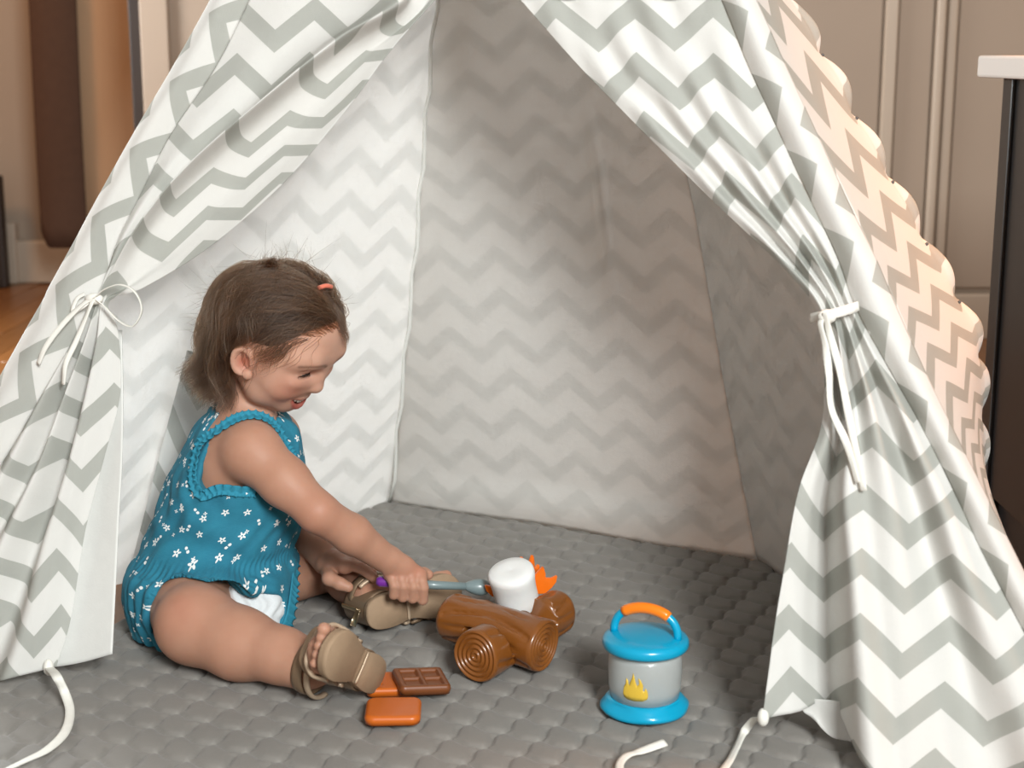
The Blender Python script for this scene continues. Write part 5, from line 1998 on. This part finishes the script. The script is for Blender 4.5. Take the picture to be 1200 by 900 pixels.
for i in range(1, NP):
    p = pos[:, i - 1]
    t = i / (NP - 1)
    q = (p - CC) / CRr
    nrm_ = q / CRr; nrm_ /= np.linalg.norm(nrm_, axis=1)[:, None]
    above = np.clip((p[:, 2] - .06) / .03, 0, 1)
    side_dir = np.stack([-.32 - .55 * np.clip((p[:, 0] - .005) / .03, 0, 1) , 0 * p[:, 0], -1.0 + 0 * p[:, 0]], 1)
    top_dir = np.stack([-.75 + 0 * p[:, 0], .55 * sgn, -.25 + 0 * p[:, 0]], 1)
    d = side_dir * (1 - above[:, None]) + top_dir * above[:, None]
    front_w = (frontal * np.clip(1 - t * 1.2, 0, 1))[:, None]
    d = d * (1 - front_w) + np.stack([-.95 + 0 * p[:, 0], .45 * sgn, -.05 + 0 * p[:, 0]], 1) * front_w
    wob = np.stack([np.sin(cph + t * 7 + gx[:, 0] * .25), .5 * np.sin(cph * 1.3 + t * 9), .5 * np.sin(cph * .7 + t * 8 + gx[:, 2] * .2)], 1)
    d = d + wob * (.26 + .75 * t)
    # from the widest part of the back of the head the hair hangs free, and curls under at the nape
    zfree = np.where(p[:, 0] < -.03, .034, -.006)
    low = np.clip((zfree - p[:, 2]) / .022, 0, 1)[:, None]
    tipc = np.clip((-.020 - p[:, 2]) / .035, 0, 1)[:, None]
    hang = arr(.06, 0, -1.0) + wob * (.20 + .50 * tipc) + arr(.60, 0, .1) * tipc * (.4 + .8 * rnd)[:, None] * np.where(np.sin(cph * 1.7) > -.2, 1, -1.1)[:, None]
    d = d * (1 - low) + hang * low
    d = d - nrm_ * ((d * nrm_).sum(1))[:, None] * (1 - low)
    d /= np.linalg.norm(d, axis=1)[:, None] + 1e-9
    p2 = p + d * step[:, None]
    q2 = (p2 - CC) / CRr
    rr = np.linalg.norm(q2, axis=1)
    want = 1 + (lift * np.clip(t * 5, .15, 1) * (1 + .6 * t)) / .074
    keep = (p2[:, 2] > np.where(p2[:, 0] < -.03, .034, -.006))
    s_ = np.where(keep, want / rr, np.maximum(1.0, 1.02 / rr))
    s_ = np.where(keep, 1 + (s_ - 1) * .85, s_)
    p2 = CC + q2 * s_[:, None] * CRr
    w_ = HO + p2 @ HC.T
    p2 = p2 + np.clip(.0014 - B.sample(w_), 0, .006)[:, None] * (B.grad(w_) @ HC)
    pos[:, i] = p2
near_ear = (np.linalg.norm((pos - arr(.003, -.073, .001)) / arr(.019, .016, .023), axis=2) < 1).any(1)
ear_far = (np.linalg.norm((pos - arr(.003, .073, .001)) / arr(.019, .016, .023), axis=2) < 1).any(1)
kept = ~(near_ear | ear_far) | (r3.uniform(0, 1, N_) < .02)
W = HO + pos[kept] @ HC.T
# fly-away wisps round the crown, brow and nape
wis = []
for q in range(260):
    u_ = r3.uniform(0, 1)
    if u_ < .45:
        r0_ = CC + unit(arr(-.25 + r3.normal() * .25, -.15 + r3.normal() * .35, .95)) * (CRr + .006)
        dv = unit(arr(r3.normal() * .7 - .2, r3.normal() * .5, .8))
        ln = r3.uniform(.012, .036)
    elif u_ < .62:
        a_ = r3.uniform(.75, 1.3)
        r0_ = CC + unit(arr(math.cos(a_), r3.normal() * .5, math.sin(a_))) * (CRr + .004)
        dv = unit(arr(.5, r3.normal() * .4, -.6)) if r0_[2] < .06 else unit(arr(.2 + r3.normal() * .3, r3.normal() * .4, .35))
        ln = r3.uniform(.012, .028)
    else:
        r0_ = CC + unit(arr(-1, r3.normal() * .8, -.2 + r3.normal() * .3)) * (CRr + .012)
        dv = unit(arr(-.8, r3.normal() * .5, -.3 + r3.normal() * .4))
        ln = r3.uniform(.015, .035)
    bend = r3.normal(size=3) * .35
    pts_ = [r0_ + dv * ln * t_ + bend * ln * t_ * t_ for t_ in np.linspace(0, 1, NP)]
    wis.append(HO + np.array(pts_) @ HC.T)
# the small tuft tied at the crown, and the lock in front that falls over the brow
for q in range(420):
    r0_ = CC + unit(arr(-.30, -.20, .93) + r3.normal(size=3) * .05) * (CRr + .008)
    dv = unit(arr(.25, -.10, .95) + r3.normal(size=3) * .30)
    ln = r3.uniform(.010, .022)
    bend = unit(arr(.3, -.8, -.5)) * r3.uniform(.2, .9)
    wis.append(HO + np.array([r0_ + dv * ln * t_ + bend * ln * t_ * t_ for t_ in np.linspace(0, 1, NP)]) @ HC.T)
for q in range(450):
    t0 = r3.uniform(0, 1)
    r0_ = CC + unit(arr(.62 + .25 * t0, .12 + r3.normal() * .06, .74 - .30 * t0)) * (CRr + .004)
    dv = unit(arr(.62, .10 + r3.normal() * .10, -.62)) 
    ln = r3.uniform(.018, .034)
    pts_ = []
    for t_ in np.linspace(0, 1, NP):
        pp = r0_ + dv * ln * t_
        qq = (pp - CC) / CRr
        rr = np.linalg.norm(qq)
        pts_.append(CC + qq / rr * max(rr if rr < 1.16 else 1.16, 1.05 + .075 * t_) * CRr)
    wis.append(HO + np.array(pts_) @ HC.T)
wis = np.array(wis)
allc = np.concatenate([W, wis])
hcv = bpy.data.hair_curves.new('hair_strands')
hcv.add_curves([NP] * len(allc))
hcv.attributes['position'].data.foreach_set('vector', allc.reshape(-1, 3).astype(np.float32).ravel())
taper = np.interp(np.linspace(0, 1, NP), [0, .6, 1], [1, .9, .25])
rad = np.concatenate([np.tile(taper * .00021, (len(W), 1)), np.tile(taper * .00013, (len(wis), 1))])
ra = hcv.attributes.get('radius') or hcv.attributes.new('radius', 'FLOAT', 'POINT')
ra.data.foreach_set('value', rad.astype(np.float32).ravel())
shade = np.clip(.42 + .30 * np.sin(cph[kept]) + .22 * r3.normal(size=len(W)), 0, 1)
sa = hcv.attributes.new('shade', 'FLOAT', 'CURVE')
sa.data.foreach_set('value', np.concatenate([shade, np.full(len(wis), .45)]).astype(np.float32))
k = NT('brown_hair')
hb = k.n('ShaderNodeBsdfHairPrincipled')
hb.parametrization = 'COLOR'
hi = k.n('ShaderNodeAttribute', attribute_name='shade')
cr = k.mix(hi.outputs['Fac'], srgb(27, 18, 13), srgb(90, 63, 44))
k.l(cr, hb.inputs['Color'])
hb.inputs['Roughness'].default_value = .38
hb.inputs['Radial Roughness'].default_value = .5
k.l(hb.outputs[0], k.out.inputs[0])
M['hair'] = k.m
ho = bpy.data.objects.new('hair_strands', hcv)
COL.objects.link(ho)
hcv.materials.append(M['hair'])
ho.parent = hair_cap
M['clip'] = plastic('coral_clip', srgb(232, 128, 104))
cl = arr(.040, .010, .1005)
tube('hair_clip', [hc_(*(cl + arr(-.004, -.010, .001))), hc_(*(cl + arr(0, 0, .0035))), hc_(*(cl + arr(.003, .010, .001)))], .0028, M['clip'], person, 10, n=12, label='coral hair clip')
